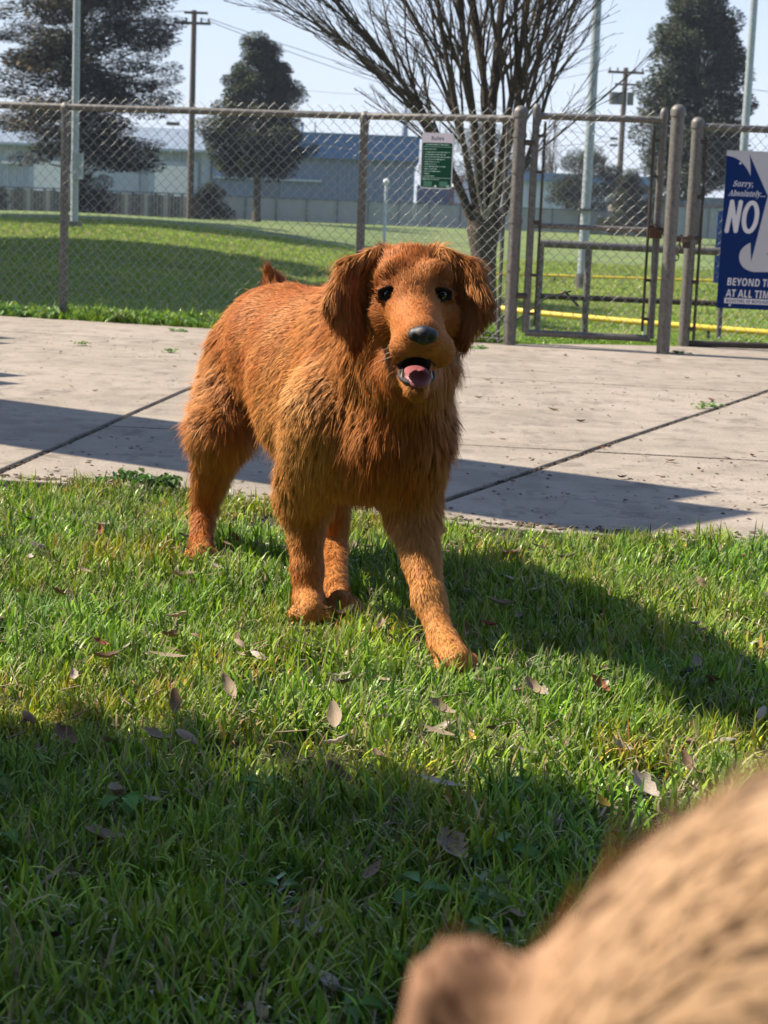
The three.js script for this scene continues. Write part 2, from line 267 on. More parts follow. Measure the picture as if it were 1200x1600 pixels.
{
  const t = thing('pipe_barrier', 'low grey pipe barrier with two rails standing behind the chain-link gate', 'barrier');
  for (const x of [0.92, 1.222, 2.9]) part('post', pipe(V(x, -0.05, -11.8), V(x, 0.578, -11.8), 0.022, 14), M.galv, t);
  part('rail', pipe(V(0.9, 0.58, -11.8), V(3.2, 0.565, -11.8), 0.025, 14), M.galv, t); part('rail', pipe(V(0.92, 0.25, -11.8), V(3.2, 0.245, -11.8), 0.018, 12), M.darkMetal, t);
  part('stay_rod', sweep([V(0.72, 0.09, -11.3), V(0.95, 0.25, -11.6), V(1.12, 0.29, -11.77)], [0.006, 0.006, 0.006], 6), M.darkMetal, t); part('stay_rod', pipe(V(1.08, 0.29, -11.75), V(1.17, 0.2, -11.75), 0.008, 6), M.darkMetal, t);
}

// ---------------------------------------------------------------- signs
function canvas(w, h) { const c = document.createElement('canvas'); c.width = w; c.height = h; return [c, c.getContext('2d')]; }
function canvasMat(c, rough = 0.45) { const t = new THREE.CanvasTexture(c); t.colorSpace = THREE.SRGBColorSpace; return phys([1, 1, 1], rough, { map: t, specularIntensity: 0.25 }); }
function faceGeo(shape, w, h) { const g = new THREE.ShapeGeometry(shape, 8), p = g.attributes.position, u = g.attributes.uv; for (let i = 0; i < p.count; i++) u.setXY(i, p.getX(i) / w, p.getY(i) / h); return g; }
function roundRect(w, h, r) { const s = new THREE.Shape(); s.moveTo(r, 0); s.lineTo(w - r, 0); s.absarc(w - r, r, r, -Math.PI / 2, 0); s.lineTo(w, h - r); s.absarc(w - r, h - r, r, 0, Math.PI / 2); s.lineTo(r, h); s.absarc(r, h - r, r, Math.PI / 2, Math.PI); s.lineTo(0, r); s.absarc(r, r, r, Math.PI, 1.5 * Math.PI); return s; }
function signBoard(name, label, w, h, r, mat, pos, turn) {
  const t = thing(name, label, 'sign'); t.position.copy(pos); t.rotation.y = turn; const sh = roundRect(w, h, r);
  const b = new THREE.ExtrudeGeometry(sh, { depth: 0.004, bevelEnabled: false }); part('panel', b, M.galvLight, t);
  const f = faceGeo(sh, w, h); f.translate(0, 0, 0.0062); part('printed_face', f, mat, t); return t;
}
{ // rules
  const W = 400, H = 632, [c, x] = canvas(W, H); x.fillStyle = '#b9b4bd'; x.fillRect(0, 0, W, H);
  x.fillStyle = '#063828'; x.beginPath(); x.roundRect(10, 112, W - 20, H - 122, 26); x.fill();
  x.fillStyle = '#3b3c4c'; x.font = 'bold 62px sans-serif'; x.textAlign = 'center'; x.fillText('Rules', W / 2, 84);
  const r = RNG(77); x.fillStyle = '#b9cfc4'; // rows of print too small to read
  const row = (x0, x1, y, h) => { let a = x0; while (a < x1) { const l = Math.min(x1 - a, 12 + r() * 42); x.globalAlpha = 0.65 + r() * 0.3; x.fillRect(a, y, l, h); a += l + 7; } x.globalAlpha = 1; };
  row(50, 350, 128, 10); x.fillRect(22, 156, 356, 3); row(24, 190, 180, 10);
  [[48, 360], [48, 315], [48, 372], [48, 300], [48, 240], [48, 195], [48, 310], [48, 205], [48, 255], [48, 115], [48, 180]].forEach(([a, b], i) => { row(a, b, 214 + i * 27, 9); x.fillRect(28, 216 + i * 27, 6, 6); });
  x.fillRect(10, 508, 380, 3); row(24, 240, 524, 7); x.globalAlpha = 0.35; x.fillRect(42, 548, 108, 56); x.fillRect(244, 548, 100, 60); x.globalAlpha = 1; row(24, 180, 612, 5); x.beginPath(); x.arc(196, 604, 14, 0, 7); x.fill(); x.lineWidth = 7; x.strokeStyle = '#b9cfc4'; x.beginPath(); x.arc(354, 604, 13, 0, 7); x.stroke();
  signBoard('rules_sign', 'green and pale grey rules notice wired to the chain-link fence', 0.2, 0.316, 0.02, canvasMat(c), V(0.134, 0.884, -10.898), Math.atan2(-(10.71 - 11.13), -(0.682 + 0.205)) + Math.PI);
}
{ // blue notice
  const W = 620, H = 920, [c, x] = canvas(W, H); x.fillStyle = '#c9c8ca'; x.fillRect(0, 0, W, H);
  x.fillStyle = '#042a66'; x.beginPath(); x.moveTo(0, 32); x.quadraticCurveTo(60, 34, 98, 75); x.quadraticCurveTo(128, 105, 146, 146); x.quadraticCurveTo(144, 80, 130, 17); x.lineTo(253, 254); x.lineTo(184, 641); x.lineTo(173, 529); x.quadraticCurveTo(112, 560, 112, 612); x.quadraticCurveTo(118, 690, 206, 700); x.lineTo(420, 690); x.lineTo(620, 640); x.lineTo(620, 920); x.lineTo(0, 920); x.closePath(); x.fill();
  x.fillStyle = '#e6e3e2';
  const txt = (s, px, py, size, sx, skew, font) => { x.save(); x.translate(px, py); x.transform(sx, 0, skew, 1, 0, 0); x.font = font.replace('SZ', size); x.fillText(s, 0, 0); x.restore(); };
  txt('Sorry,', 46, 206, 46, 0.84, -0.3, 'bold SZpx serif'); txt('Absolutely...', 24, 262, 46, 0.74, -0.3, 'bold SZpx serif');
  x.save(); x.lineWidth = 26; x.lineCap = 'round'; x.lineJoin = 'round'; x.strokeStyle = '#e6e3e2'; // NO in round strokes
  x.beginPath(); x.moveTo(30, 466); x.lineTo(50, 296); x.lineTo(82, 464); x.lineTo(100, 296); x.stroke(); x.beginPath(); x.ellipse(162, 381, 36, 84, 0.09, 0, 7); x.stroke(); x.restore();
  txt('BEYOND THIS', 50, 784, 62, 0.78, -0.05, 'bold SZpx sans-serif'); txt('AT ALL TIMES', 50, 852, 62, 0.78, -0.05, 'bold SZpx sans-serif');
  x.fillRect(44, 858, 540, 32); x.fillStyle = '#17335e'; txt('BOOSTERS OF BOYS/GIRLS', 54, 884, 27, 0.82, 0, 'bold SZpx sans-serif');
  x.fillStyle = '#e6e3e2'; for (const [a, b] of [[82, 72], [78, 900]]) { x.beginPath(); x.arc(a, b, 7, 0, 7); x.fill(); }
  x.strokeStyle = '#20222a'; x.lineWidth = 12; x.lineCap = 'round'; for (const y of [345, 415, 490, 590]) { x.beginPath(); x.moveTo(282, y); x.lineTo(312, y - 6); x.stroke(); }
  signBoard('notice_sign', 'large blue and white NO sign fixed to the fence at the right', 0.62, 0.92, 0.006, canvasMat(c, 0.75), V(1.925, 0.256, -11.1), -0.148);
}
const T0 = (x, z) => T(x, z);
function post(name, label, category, x, z, h, r0, r1, mat, group, base) { const t = thing(name, label, category, group); const y = base ?? T(x, z); part('pole', sweep([V(x, y - 0.3, z), V(x, y + h / 2, z), V(x, y + h, z)], [r0, (r0 + r1) / 2, r1], 14), mat, t); return t; }
// ---------------------------------------------------------------- far buildings
const M2 = {
  siding: std([0.38, 0.44, 0.5], 0.6, { metalness: 0.1 }), roofMetal: std([0.17, 0.22, 0.28], 0.8), blueFascia: std([0.055, 0.14, 0.32], 0.5), blueWall: std([0.15, 0.2, 0.29], 0.7), white: std([0.82, 0.82, 0.8], 0.6),
  whiteSiding: std([0.55, 0.62, 0.68], 0.55), darkPanel: std([0.11, 0.14, 0.19], 0.6), trim: std([0.4, 0.47, 0.54], 0.5), slat: std([0.3, 0.33, 0.36], 0.7), wood: std([0.22, 0.2, 0.185], 0.95), woodPale: std([0.4, 0.38, 0.36], 0.95), woodDark: std([0.13, 0.115, 0.105], 0.95), redTrim: std([0.4, 0.12, 0.08], 0.7), blueRoof: std([0.12, 0.22, 0.36], 0.5),
};
function corrugated(x0, x1, y0, y1, z, pitch, depth, tilt = 0) { // ribbed sheet; tilt moves the top back for roofs
  const P = [], I = [], U = []; const n = Math.round((x1 - x0) / pitch); let k = 0;
  for (let i = 0; i <= n; i++) for (const [f, d] of [[0, 0], [0.5, 0], [0.6, 1], [0.9, 1]]) { const x = x0 + (i + f) * pitch; if (x > x1 + 1e-6) break; P.push(x, y0, z + d * depth, x, y1, z + d * depth - tilt); U.push(x, y0, x, y1); k++; }
  for (let i = 0; i < k - 1; i++) { const a = i * 2; I.push(a, a + 2, a + 1, a + 1, a + 2, a + 3); } return new THREE.BufferGeometry().copy(rawGeo(P, null, U, I).toNonIndexed()).computeVertexNormals() ?? null;
}
const corr = (...a) => { const g = corrugated(...a); return g; };
function corr2(x0, x1, y0, y1, z, pitch, depth, tilt = 0) { const P = [], I = [], U = []; const n = Math.round((x1 - x0) / pitch); let k = 0;
  for (let i = 0; i <= n; i++) for (const [f, d] of [[0, 0], [0.5, 0], [0.6, 1], [0.9, 1]]) { const x = x0 + (i + f) * pitch; if (x > x1 + 1e-6) break; P.push(x, y0, z + d * depth, x, y1, z + d * depth - tilt); U.push(x, y0, x, y1); k++; }
  for (let i = 0; i < k - 1; i++) { const a = i * 2; I.push(a, a + 2, a + 1, a + 1, a + 2, a + 3); } const g = rawGeo(P, [], U, I); const q = g.toNonIndexed(); q.deleteAttribute('normal'); q.computeVertexNormals(); return q; }
const GF = -0.4; // ground by the buildings
{
  const b = thing('metal_warehouse', 'pale blue-grey ribbed metal warehouse with sloped roof and white roll-up doors', 'building');
  const bx = (x0, x1, y0, y1, z0, z1, n, m) => part(n, box(x0, x1, y0, y1, z0, z1), m, b);
  bx(-34, -10.4, GF - 0.3, 3.2, -120, -106.1, 'wall', M2.siding);
  part('ribbed_siding', corr2(-34, -10.45, GF, 3.2, -106.05, 0.42, 0.08), M2.siding, b);
  part('roof', corr2(-34.2, -10.2, 3.24, 4.66, -105.5, 0.5, 0.09, 9), M2.roofMetal, b);
  bx(-34.2, -10.2, 3.1, 3.24, -105.62, -105.3, 'gutter', M2.trim);
  for (const [x0, x1] of [[-20.4, -18.8], [-13.62, -11.5]]) { const fr = bx(x0 - 0.3, x1 + 0.3, GF, 2.55, -105.96, -105.86, 'door_frame', M2.trim); const d = part('roll_up_door', box(x0, x1, GF, 2.3, -105.86, -105.8), M2.white, b); for (let k = 0; k < 7; k++) part('slat', box(x0 + 0.05, x1 - 0.05, GF + 0.05 + k * 0.385, GF + 0.38 + k * 0.385, -105.8, -105.77), M2.white, d); }
  bx(-17.2, -14.5, 0.2, 2.45, -105.96, -105.88, 'wall_panel', M2.siding); bx(-17.5, -14.2, 2.45, 2.6, -105.96, -105.6, 'canopy', M2.trim); bx(-22.2, -21.2, 2.05, 2.2, -105.96, -105.6, 'lamp_bracket', M2.white); bx(-11.0, -10.5, GF, 3.1, -105.95, -105.85, 'corner_trim', M2.trim);
}
{
  const b = thing('blue_warehouse', 'long slate-blue warehouse with deep blue parapet band', 'building');
  part('wall', box(-10.3, 0.95, GF - 0.3, 3.05, -122, -105), M2.blueWall, b);
  part('ribbed_siding', corr2(-10.3, 0.93, GF, 3.04, -104.96, 0.5, 0.05), M2.blueWall, b);
  part('parapet', box(-8.6, 1.16, 3.05, 4.36, -122.3, -104.6), M2.blueFascia, b); part('parapet_coping', box(-8.65, 1.2, 4.36, 4.42, -122.4, -104.55), M2.blueRoof, b); part('parapet_soffit', box(-8.5, 1.1, 2.98, 3.05, -105, -104.65), M2.darkPanel, b);
  part('window', box(-7.6, -6.6, 0.75, 1.75, -104.9, -104.85), M2.darkPanel, b); part('roof_vent', box(-5.5, -5.35, 4.42, 5.0, -106, -105.8), M2.trim, b); part('ledge', box(-10.2, -4.2, 1.72, 1.84, -104.9, -104.7), M2.trim, b);
}
{
  const b = thing('white_warehouse', 'far white ribbed warehouse with pale blue roof behind the gate', 'building');
  part('wall', box(7.2, 13.2, GF - 0.3, 2.45, -134, -120.2), M2.whiteSiding, b); part('ribbed_siding', corr2(7.2, 13.2, GF, 2.45, -120.15, 0.45, 0.09), M2.whiteSiding, b);
  part('roof', box(6.9, 17.2, 2.45, 3.0, -134.2, -119.6), M2.blueRoof, b); part('side_wall', box(13.2, 17, GF, 2.45, -134, -122), M2.blueWall, b);
  const s = thing('open_frame_shed', 'small far shed with white and red open framing beside the blue warehouse', 'building');
  part('wall', box(1.3, 3.6, GF, 1.9, -128, -118), M2.blueWall, s); for (const x of [3.3, 4.0, 4.7]) part('post', box(x, x + 0.09, GF, 2.6, -117.6, -117.5), M2.redTrim, s); for (const y of [0.8, 1.7, 2.5]) part('beam', box(3.3, 4.8, y, y + 0.09, -117.5, -117.42), M2.redTrim, s); part('back_wall', box(3.6, 8.4, GF, 2.2, -126, -121), M2.white, s);
  const d = thing('dark_shed', 'low dark-roofed shed with red timber behind the thick gate post', 'building');
  part('wall', box(12.6, 18.4, GF, 1.3, -112, -106), M2.wood, d); part('roof', box(12.4, 18.6, 1.3, 1.75, -112.2, -105.6), M2.darkPanel, d); for (let k = 0; k < 4; k++) part('post', box(12.9 + k * 1.6, 13.05 + k * 1.6, GF, 1.3, -105.85, -105.7), M2.redTrim, d);
}
function farFence(name, label, x0, x1, z, h, mat, step, slats) { const f = thing(name, label, 'fence'); const r = RNG(x0 * 7 + 300);
  for (let x = x0; x <= x1; x += step) part('post', box(x, x + 0.07, GF - 0.2, GF + h + 0.06, z + 0.02, z + 0.09), M2.darkPanel, f);
  const g = []; const w = slats; for (let x = x0; x < x1; x += w) { const yy = GF + h - (mat === M2.wood ? r() * 0.16 : 0); g.push(box(x, x + w * (mat === M2.wood ? 0.93 - r() * 0.06 : 0.9), GF - 0.2, yy, z - 0.03 - r() * 0.03, z)); } if (mat === M2.wood) [M2.wood, M2.woodPale, M2.woodDark].forEach((m, k) => stuff('slats', mergeGeometries(g.filter((_, i) => (i * 7 + ((i * i) >> 2)) % 3 === k)), m, f)); else stuff('slats', mergeGeometries(g), mat, f);
  part('rail', box(x0, x1, GF + h - 0.04, GF + h + 0.01, z + 0.005, z + 0.04), M2.darkPanel, f); return f; }
farFence('slatted_fence', 'grey slatted chain-link fence running below the blue warehouse', -9.2, 13.4, -95, 1.18, M2.slat, 1.55, 0.12);
farFence('wooden_fence', 'weathered grey wooden board fence below the white roll-up doors', -24, -9.3, -92, 1.2, M2.wood, 2.4, 0.16);
farFence('slatted_fence', 'dull grey slatted fence at the far right behind the tall tree', 13.6, 30, -93, 1.55, M2.slat, 1.8, 0.12);

// ---------------------------------------------------------------- poles, wires
{
  const t = post('light_pole', 'grey steel light pole with an equipment box, standing on the mound at the left', 'light pole', -5.99, -35, 11, 0.075, 0.05, M.pole);
  part('equipment_box', box(-6.0, -5.82, 0.98, 1.46, -34.95, -34.75), M.pole, t); part('base_plate', box(-6.12, -5.86, T(-6, -35), T(-6, -35) + 0.12, -35.13, -34.87), M.galv, t);
  const u = post('light_pole', 'slim pale steel light pole seen through the gate mesh', 'light pole', 3.12, -31, 11, 0.085, 0.05, M.pole); part('clamp', box(3.0, 3.24, 0.78, 0.82, -31.12, -30.88), M.galv, u); part('base_collar', pipe(V(3.12, T(3.12, -31), -31), V(3.12, T(3.12, -31) + 0.25, -31), 0.11, 14), M.galv, u);
  const v = post('light_pole', 'slim pale steel light pole above the blue NO sign', 'light pole', 7.29, -40, 11, 0.095, 0.06, M.pole); part('base_collar', pipe(V(7.29, T(7.29, -40), -40), V(7.29, T(7.29, -40) + 0.25, -40), 0.13, 14), M.galv, v);
}
const insul = std([0.2, 0.18, 0.16], 0.3);
{
  const t = post('utility_pole', 'wooden utility pole with two crossarms between the two left trees', 'utility pole', -9.76, -89, 9.6, 0.17, 0.12, M.woodPole);
  part('crossarm', box(-10.7, -8.96, 8.56, 8.68, -88.86, -88.72), M.woodPole, t); part('crossarm', box(-10.2, -9.1, 9.04, 9.15, -88.86, -88.72), M.woodPole, t);
  for (const x of [-10.6, -10.1, -9.4, -9.05]) part('insulator', pipe(V(x, 8.68, -88.8), V(x, 8.86, -88.8), 0.05, 8), insul, t);
  for (const y of [4.0, 4.55]) part('cable_box', box(-10.9, -10.3, y - 0.08, y + 0.08, -88.8, -88.65), insul, t);
  const u = post('utility_pole', 'wooden utility pole carrying a grey transformer, beyond the gate', 'utility pole', 11.75, -100, 8.6, 0.17, 0.13, M.woodPole);
  part('crossarm', box(10.8, 12.7, 7.9, 8.03, -99.84, -99.7), M.woodPole, u); part('crossarm', box(11.2, 12.4, 7.3, 7.4, -99.84, -99.7), M.woodPole, u);
  for (const x of [11.15, 11.5]) { const g = new THREE.CylinderGeometry(0.22, 0.22, 0.62, 16); g.translate(x, 6.62, -99.7); part('transformer', g, M.galv, u); } part('transformer', box(11.9, 12.2, 6.3, 6.95, -99.9, -99.6), M.galv, u);
  for (const x of [10.9, 11.3, 12.2, 12.6]) part('insulator', pipe(V(x, 8.03, -99.8), V(x, 8.2, -99.8), 0.05, 8), insul, u);
  for (const y of [4.2, 4.55]) part('cable_box', box(11.1, 11.5, y - 0.06, y + 0.06, -99.8, -99.6), insul, u);
  const sag = (a, b, s) => { const p = []; for (let i = 0; i <= 24; i++) { const k = i / 24, q = a.clone().lerp(b, k); q.y -= s * 4 * k * (1 - k); p.push(q); } return sweep(p, p.map(() => 0.017), 5); };
  const wires = [['upper power line running right from the left utility pole', V(-9.05, 8.86, -88.8), V(14, 6.2, -128), 0.5], ['lower power line running right from the left utility pole', V(-9.4, 8.86, -88.8), V(14, 5.6, -126), 0.7], ['power line leaving the left utility pole towards the big tree', V(-10.2, 9.15, -88.8), V(-34, 9.6, -92), 0.6], ['communication cable low on the left utility pole', V(-9.7, 4.55, -88.8), V(-34, 4.9, -90), 0.3], ['second communication cable low on the left utility pole', V(-9.7, 4.2, -88.8), V(6, 2.9, -101), 0.3], ['power line leaving the transformer pole to the left', V(10.9, 8.1, -99.8), V(-12, 9.8, -150), 1.2], ['lower cable crossing left from the transformer pole', V(11.7, 4.5, -99.8), V(-6, 4.6, -140), 0.5], ['power line leaving the transformer pole to the right', V(12.6, 8.1, -99.8), V(40, 8.6, -110), 1.0]];
  for (const [l, a, b, s] of wires) { const t2 = thing('power_line', l, 'power line', 'overhead lines'); part('cable', sag(a, b, s), insul, t2); }
}
{
  const s = thing('tapered_mast', 'thin blue-grey tapered mast rising above the blue warehouse roof', 'mast'); part('mast', sweep([V(0.36, GF, -126), V(0.37, 5, -126), V(0.4, 7.4, -126)], [0.3, 0.24, 0.02], 10), M2.blueWall, s);
  const s2 = thing('tapered_mast', 'short thin mast above the left end of the blue warehouse parapet', 'mast'); part('mast', sweep([V(-5.6, GF, -126), V(-5.6, 4.6, -126), V(-5.6, 5.9, -126)], [0.15, 0.12, 0.02], 10), M2.blueWall, s2);
  const k = post('marker_post', 'thin pale marker post with round cap on the lawn behind the golden dog', 'post', -0.26, -45, 1.6, 0.035, 0.035, std([0.5, 0.55, 0.58], 0.5)); const g = new THREE.SphereGeometry(0.075, 14, 10); g.translate(-0.26, T(-0.26, -45) + 1.62, -45); part('cap', g, M2.white, k);
}
{ // yellow capped field edging
  const yel = std([0.72, 0.5, 0.03], 0.5);
  const yf = (label, pts, r, step) => { const t = thing('yellow_fence_cap', label, 'fence'); const c = new THREE.CatmullRomCurve3(pts), p = c.getPoints(60); part('yellow_tube', sweep(p, p.map(() => r), 10), yel, t);
    const L = c.getLength(); for (let s = 0; s < L; s += step) { const q = c.getPointAt(s / L); part('post', pipe(V(q.x, T(q.x, q.z) - 0.1, q.z), V(q.x, q.y, q.z), 0.016, 8), s % (2 * step) < 0.01 ? M.darkMetal : M.galvLight, t); } };
  yf('thick yellow tube on short posts edging the ball field behind the gate', [V(0.9, -0.16, -18.1), V(0.97, -0.163, -18), V(1.43, -0.177, -17.5), V(3.3, -0.198, -16.3), V(6, -0.21, -15.2)], 0.028, 0.62);
  yf('far thin yellow tube fence line across the ball field', [V(0.5, -0.39, -33.4), V(1.86, -0.377, -33), V(5.0, -0.352, -33), V(9, -0.34, -33.6)], 0.022, 1.2);
  const f = thing('foul_pole', 'thin yellow pole on the field seen beside the thick gate post', 'pole'); part('pole', pipe(V(4.5, T(4.5, -30), -30), V(4.47, 0.42, -30), 0.022, 8), yel, f);
}
{
  const b = std([0.03, 0.09, 0.3], 0.5), w = std([0.5, 0.55, 0.6], 0.6);
  const s = thing('field_sign', 'small blue and white sign standing behind the bare tree trunk', 'sign'); part('post', pipe(V(1.06, T(1.06, -20), -20), V(1.06, 0.5, -20), 0.02, 8), M.galv, s); part('upper_panel', box(0.985, 1.13, 0.52, 0.8, -19.97, -19.95), b, s); part('middle_panel', box(0.985, 1.14, 0.42, 0.515, -19.97, -19.95), w, s); part('lower_panel', box(1.0, 1.07, 0.24, 0.415, -19.97, -19.95), b, s);
  const s2 = thing('field_sign', 'narrow blue banner half hidden behind the large blue sign', 'sign'); part('post', pipe(V(2.46, T(2.46, -14), -14), V(2.46, 0.84, -14), 0.02, 8), M.galv, s2); part('panel', box(2.385, 2.55, 0.3, 0.83, -13.97, -13.95), b, s2);
}

// ---------------------------------------------------------------- trees
const leafMats = [[0.07, 0.085, 0.045], [0.05, 0.075, 0.04], [0.09, 0.1, 0.055]];
const foliageMat = phys([1, 1, 1], 0.9, { vertexColors: true, transmission: 0.25 });
// leaves: n small rhombs spread in clumps [{c, r:[rx,ry,rz]}]
function foliage(clumps, n, size, seed, cols, droop = 0.2, aspect = 0.45) {
  const r = RNG(seed), P = [], N = [], C = [], I = []; const vol = clumps.map((k) => Math.pow(k.r[0] * k.r[1] * k.r[2], 0.72)), tot = vol.reduce((a, b) => a + b, 0); let acc = 0; const cum = vol.map((v) => (acc += v / tot));
  const gs = () => (r() + r() + r() - 1.5) / 1.5; const d = V(0, 0, 0), s = V(0, 0, 0), u = V(0, 0, 0), nn = V(0, 0, 0);
  for (let i = 0; i < n; i++) { const q = r(); let k = 0; while (cum[k] < q && k < cum.length - 1) k++; const cl = clumps[k];
    let ox = gs(), oy = gs(), oz = gs(); const l = Math.hypot(ox, oy, oz) || 1, rr = Math.pow(r(), 0.4) / l; ox *= rr; oy *= rr; oz *= rr;
    const px = cl.c.x + ox * cl.r[0], py = cl.c.y + oy * cl.r[1], pz = cl.c.z + oz * cl.r[2];
    d.set(ox + gs() * 0.9, oy * 0.5 + gs() * 0.7 - droop, oz + gs() * 0.9).normalize(); s.set(gs(), gs(), gs()).cross(d).normalize(); u.copy(d).cross(s);
    const L = size * (0.6 + r() * 0.8), w = L * aspect * (0.7 + r() * 0.6); nn.set(ox, oy + 0.3, oz).normalize().multiplyScalar(0.5).add(u); nn.normalize(); if (nn.dot(u) < 0) nn.copy(u);
    const b = P.length / 3; for (const [a, c] of [[0, 0], [0.45, 0.5], [1, 0], [0.45, -0.5]]) { P.push(px + d.x * a * L + s.x * c * w, py + d.y * a * L + s.y * c * w, pz + d.z * a * L + s.z * c * w); N.push(nn.x, nn.y, nn.z); }
    I.push(b, b + 1, b + 2, b, b + 2, b + 3); const cc = cols[Math.floor(r() * cols.length)], v = (cl.v ?? 1) * (0.75 + r() * 0.5); for (let m = 0; m < 4; m++) C.push(cc[0] * v, cc[1] * v, cc[2] * v); }
  return rawGeo(P, N, null, I, C);
}
function branchLine(a, b, r0, r1, rnd, wob = 0.08, n = 7) { const p = [], rr = [], L = a.distanceTo(b); for (let i = 0; i <= n; i++) { const k = i / n, q = a.clone().lerp(b, k); if (i && i < n) { q.x += (rnd() - 0.5) * wob * L; q.y += (rnd() - 0.5) * wob * L + Math.sin(k * 3.14) * wob * L * 0.6; q.z += (rnd() - 0.5) * wob * L; } p.push(q); rr.push(lerp(r0, r1, k)); } return sweep(p, rr, 7); }
// prof(h 0..1) gives the crown radius at that height; limbs run from the trunk to each clump
function tree(name, label, x, z, o) {
  const t = thing(name, label, o.category ?? 'tree', o.group), r = RNG(o.seed), y = T(x, z), H = o.height, clumps = [], limbs = [];
  const trunkTop = V(x + (o.lean ?? 0), y + H * (o.trunkTo ?? 0.93), z);
  const tp = []; for (let i = 0; i <= 10; i++) { const k = i / 10; tp.push(V(lerp(x, trunkTop.x, k) + 0.02 * H * Math.sin(k * 5 + o.seed) * k * 0.4, lerp(y - 0.3, trunkTop.y, k), z)); }
  const radii = tp.map((_, i) => lerp(o.trunkR, o.trunkR * 0.15, Math.pow(i / 10, 0.9)) * (i === 0 ? 1.25 : 1));
  const trunk = part('trunk', sweep(tp, radii, 10), o.bark ?? M.bark, t);
  for (let i = 0; i < o.n; i++) { const h = o.h0 + (1 - o.h0) * Math.pow((i + r()) / o.n, o.bias ?? 0.9), a = r() * 6.283, R = o.prof((h - o.h0) / (1 - o.h0)) * (0.3 + 0.95 * Math.sqrt(r()) * (0.7 + 0.5 * r()));
    const c = V(x + (o.lean ?? 0) * h + Math.cos(a) * R, y + h * H + (r() - 0.5) * 0.3 - (o.droopy ?? 0) * R, z + Math.sin(a) * R), s = o.clump * (0.6 + 0.7 * r()) * (1 - 0.35 * (h - o.h0));
    clumps.push({ c, r: [s * (o.cw ?? 1.25), s * (o.ch ?? 0.62), s * (o.cw ?? 1.25)], v: 0.75 + 0.5 * r() });
    if (i % (o.limbEvery ?? 2) === 0) { const k = clamp((h * (o.limbDrop ?? 0.82) - 0.02) / (o.trunkTo ?? 0.93), 0.05, 0.97), from = tp[0].clone().lerp(tp[10], k); limbs.push(branchLine(from, c, o.trunkR * 0.2 * (1 - h * 0.6), 0.006 * H * 0.2, r, 0.06)); } }
  const unit = [0, 1, 2].map((v) => foliage([{ c: V(0, 0, 0), r: [1, 1, 1] }], Math.round(o.leaves / o.n), o.leaf / o.clump, o.seed + 5 + v, o.cols, o.droop, o.aspect)), ob = new THREE.Object3D(), tint = new THREE.Color();
  unit.forEach((g, v) => { const mine = clumps.filter((_, i) => i % 3 === v), m = new THREE.InstancedMesh(g, foliageMat, mine.length); m.name = 'crown'; m.userData.kind = 'stuff'; m.castShadow = m.receiveShadow = true; mine.forEach((c, i) => { ob.position.copy(c.c); ob.rotation.set((r() - 0.5) * 0.5, r() * 6.283, (r() - 0.5) * 0.5); ob.scale.set(...c.r); ob.updateMatrix(); m.setMatrixAt(i, ob.matrix); m.setColorAt(i, tint.setRGB(c.v, c.v, c.v)); }); t.add(m); });
  if (limbs.length) part('limbs', mergeGeometries(limbs), o.bark ?? M.bark, t);
  return t;
}
const dark = [[0.06, 0.08, 0.042], [0.08, 0.1, 0.05], [0.065, 0.095, 0.055]], rusty = [[0.15, 0.12, 0.075], [0.17, 0.135, 0.085], [0.1, 0.115, 0.065], [0.2, 0.145, 0.09]], olive = [[0.085, 0.12, 0.055], [0.11, 0.15, 0.07], [0.13, 0.165, 0.085]], grey = [[0.12, 0.15, 0.1], [0.14, 0.175, 0.11], [0.1, 0.13, 0.09]];
tree('evergreen_tree', 'huge dark spreading evergreen tree at the upper left behind the light pole', -13.5, -80, { seed: 3, height: 13.2, trunkR: 0.3, h0: 0.17, n: 200, clump: 0.95, prof: (h) => 0.5 + 2.5 * Math.pow(Math.sin(Math.PI * clamp(h * 0.82 + 0.14, 0, 1)), 0.7), leaves: 150000, leaf: 0.17, cols: [...rusty, ...dark], droop: 0.5, droopy: 0.12, cw: 1.35, ch: 0.42, limbEvery: 2 });
tree('evergreen_tree', 'dark bushy evergreen tree with bare lower trunk before the blue warehouse', -6.3, -85, { seed: 9, height: 8.0, trunkR: 0.2, h0: 0.28, n: 110, clump: 0.62, prof: (h) => 0.25 + 1.9 * Math.pow(1 - h, 0.85) * sm(-0.12, 0.16, h), leaves: 120000, leaf: 0.12, cols: olive, droop: 0.1, cw: 1.15, ch: 0.7 });
tree('pine_tree', 'tall ragged grey-green pine tree behind the thick gate post', 12.45, -78, { seed: 21, height: 11.4, trunkR: 0.24, h0: 0.2, n: 130, clump: 0.78, prof: (h) => 0.3 + 1.55 * Math.pow(Math.sin(Math.PI * clamp(h * 0.8 + 0.2, 0, 1)), 0.8) * (1 - 0.45 * h), leaves: 150000, leaf: 0.14, cols: [...olive, ...grey], droop: -0.1, cw: 1.05, ch: 0.75, lean: -0.5 });
tree('round_tree', 'small round green tree beside the slim pole seen through the gate', 9.3, -95, { seed: 33, height: 4.0, trunkR: 0.11, h0: 0.3, n: 40, clump: 0.5, prof: (h) => 0.35 + 1.15 * Math.sin(Math.PI * clamp(h * 0.8 + 0.15, 0, 1)), leaves: 30000, leaf: 0.09, cols: [...olive, ...grey], ch: 0.8 });
tree('conical_shrub', 'dense green conical shrub beside the transformer pole', 11.35, -92, { seed: 35, height: 3.0, trunkR: 0.1, h0: 0.02, n: 60, clump: 0.42, prof: (h) => 0.15 + 1.25 * Math.pow(1 - h, 0.8), leaves: 34000, leaf: 0.085, cols: olive, ch: 0.9, category: 'shrub' });
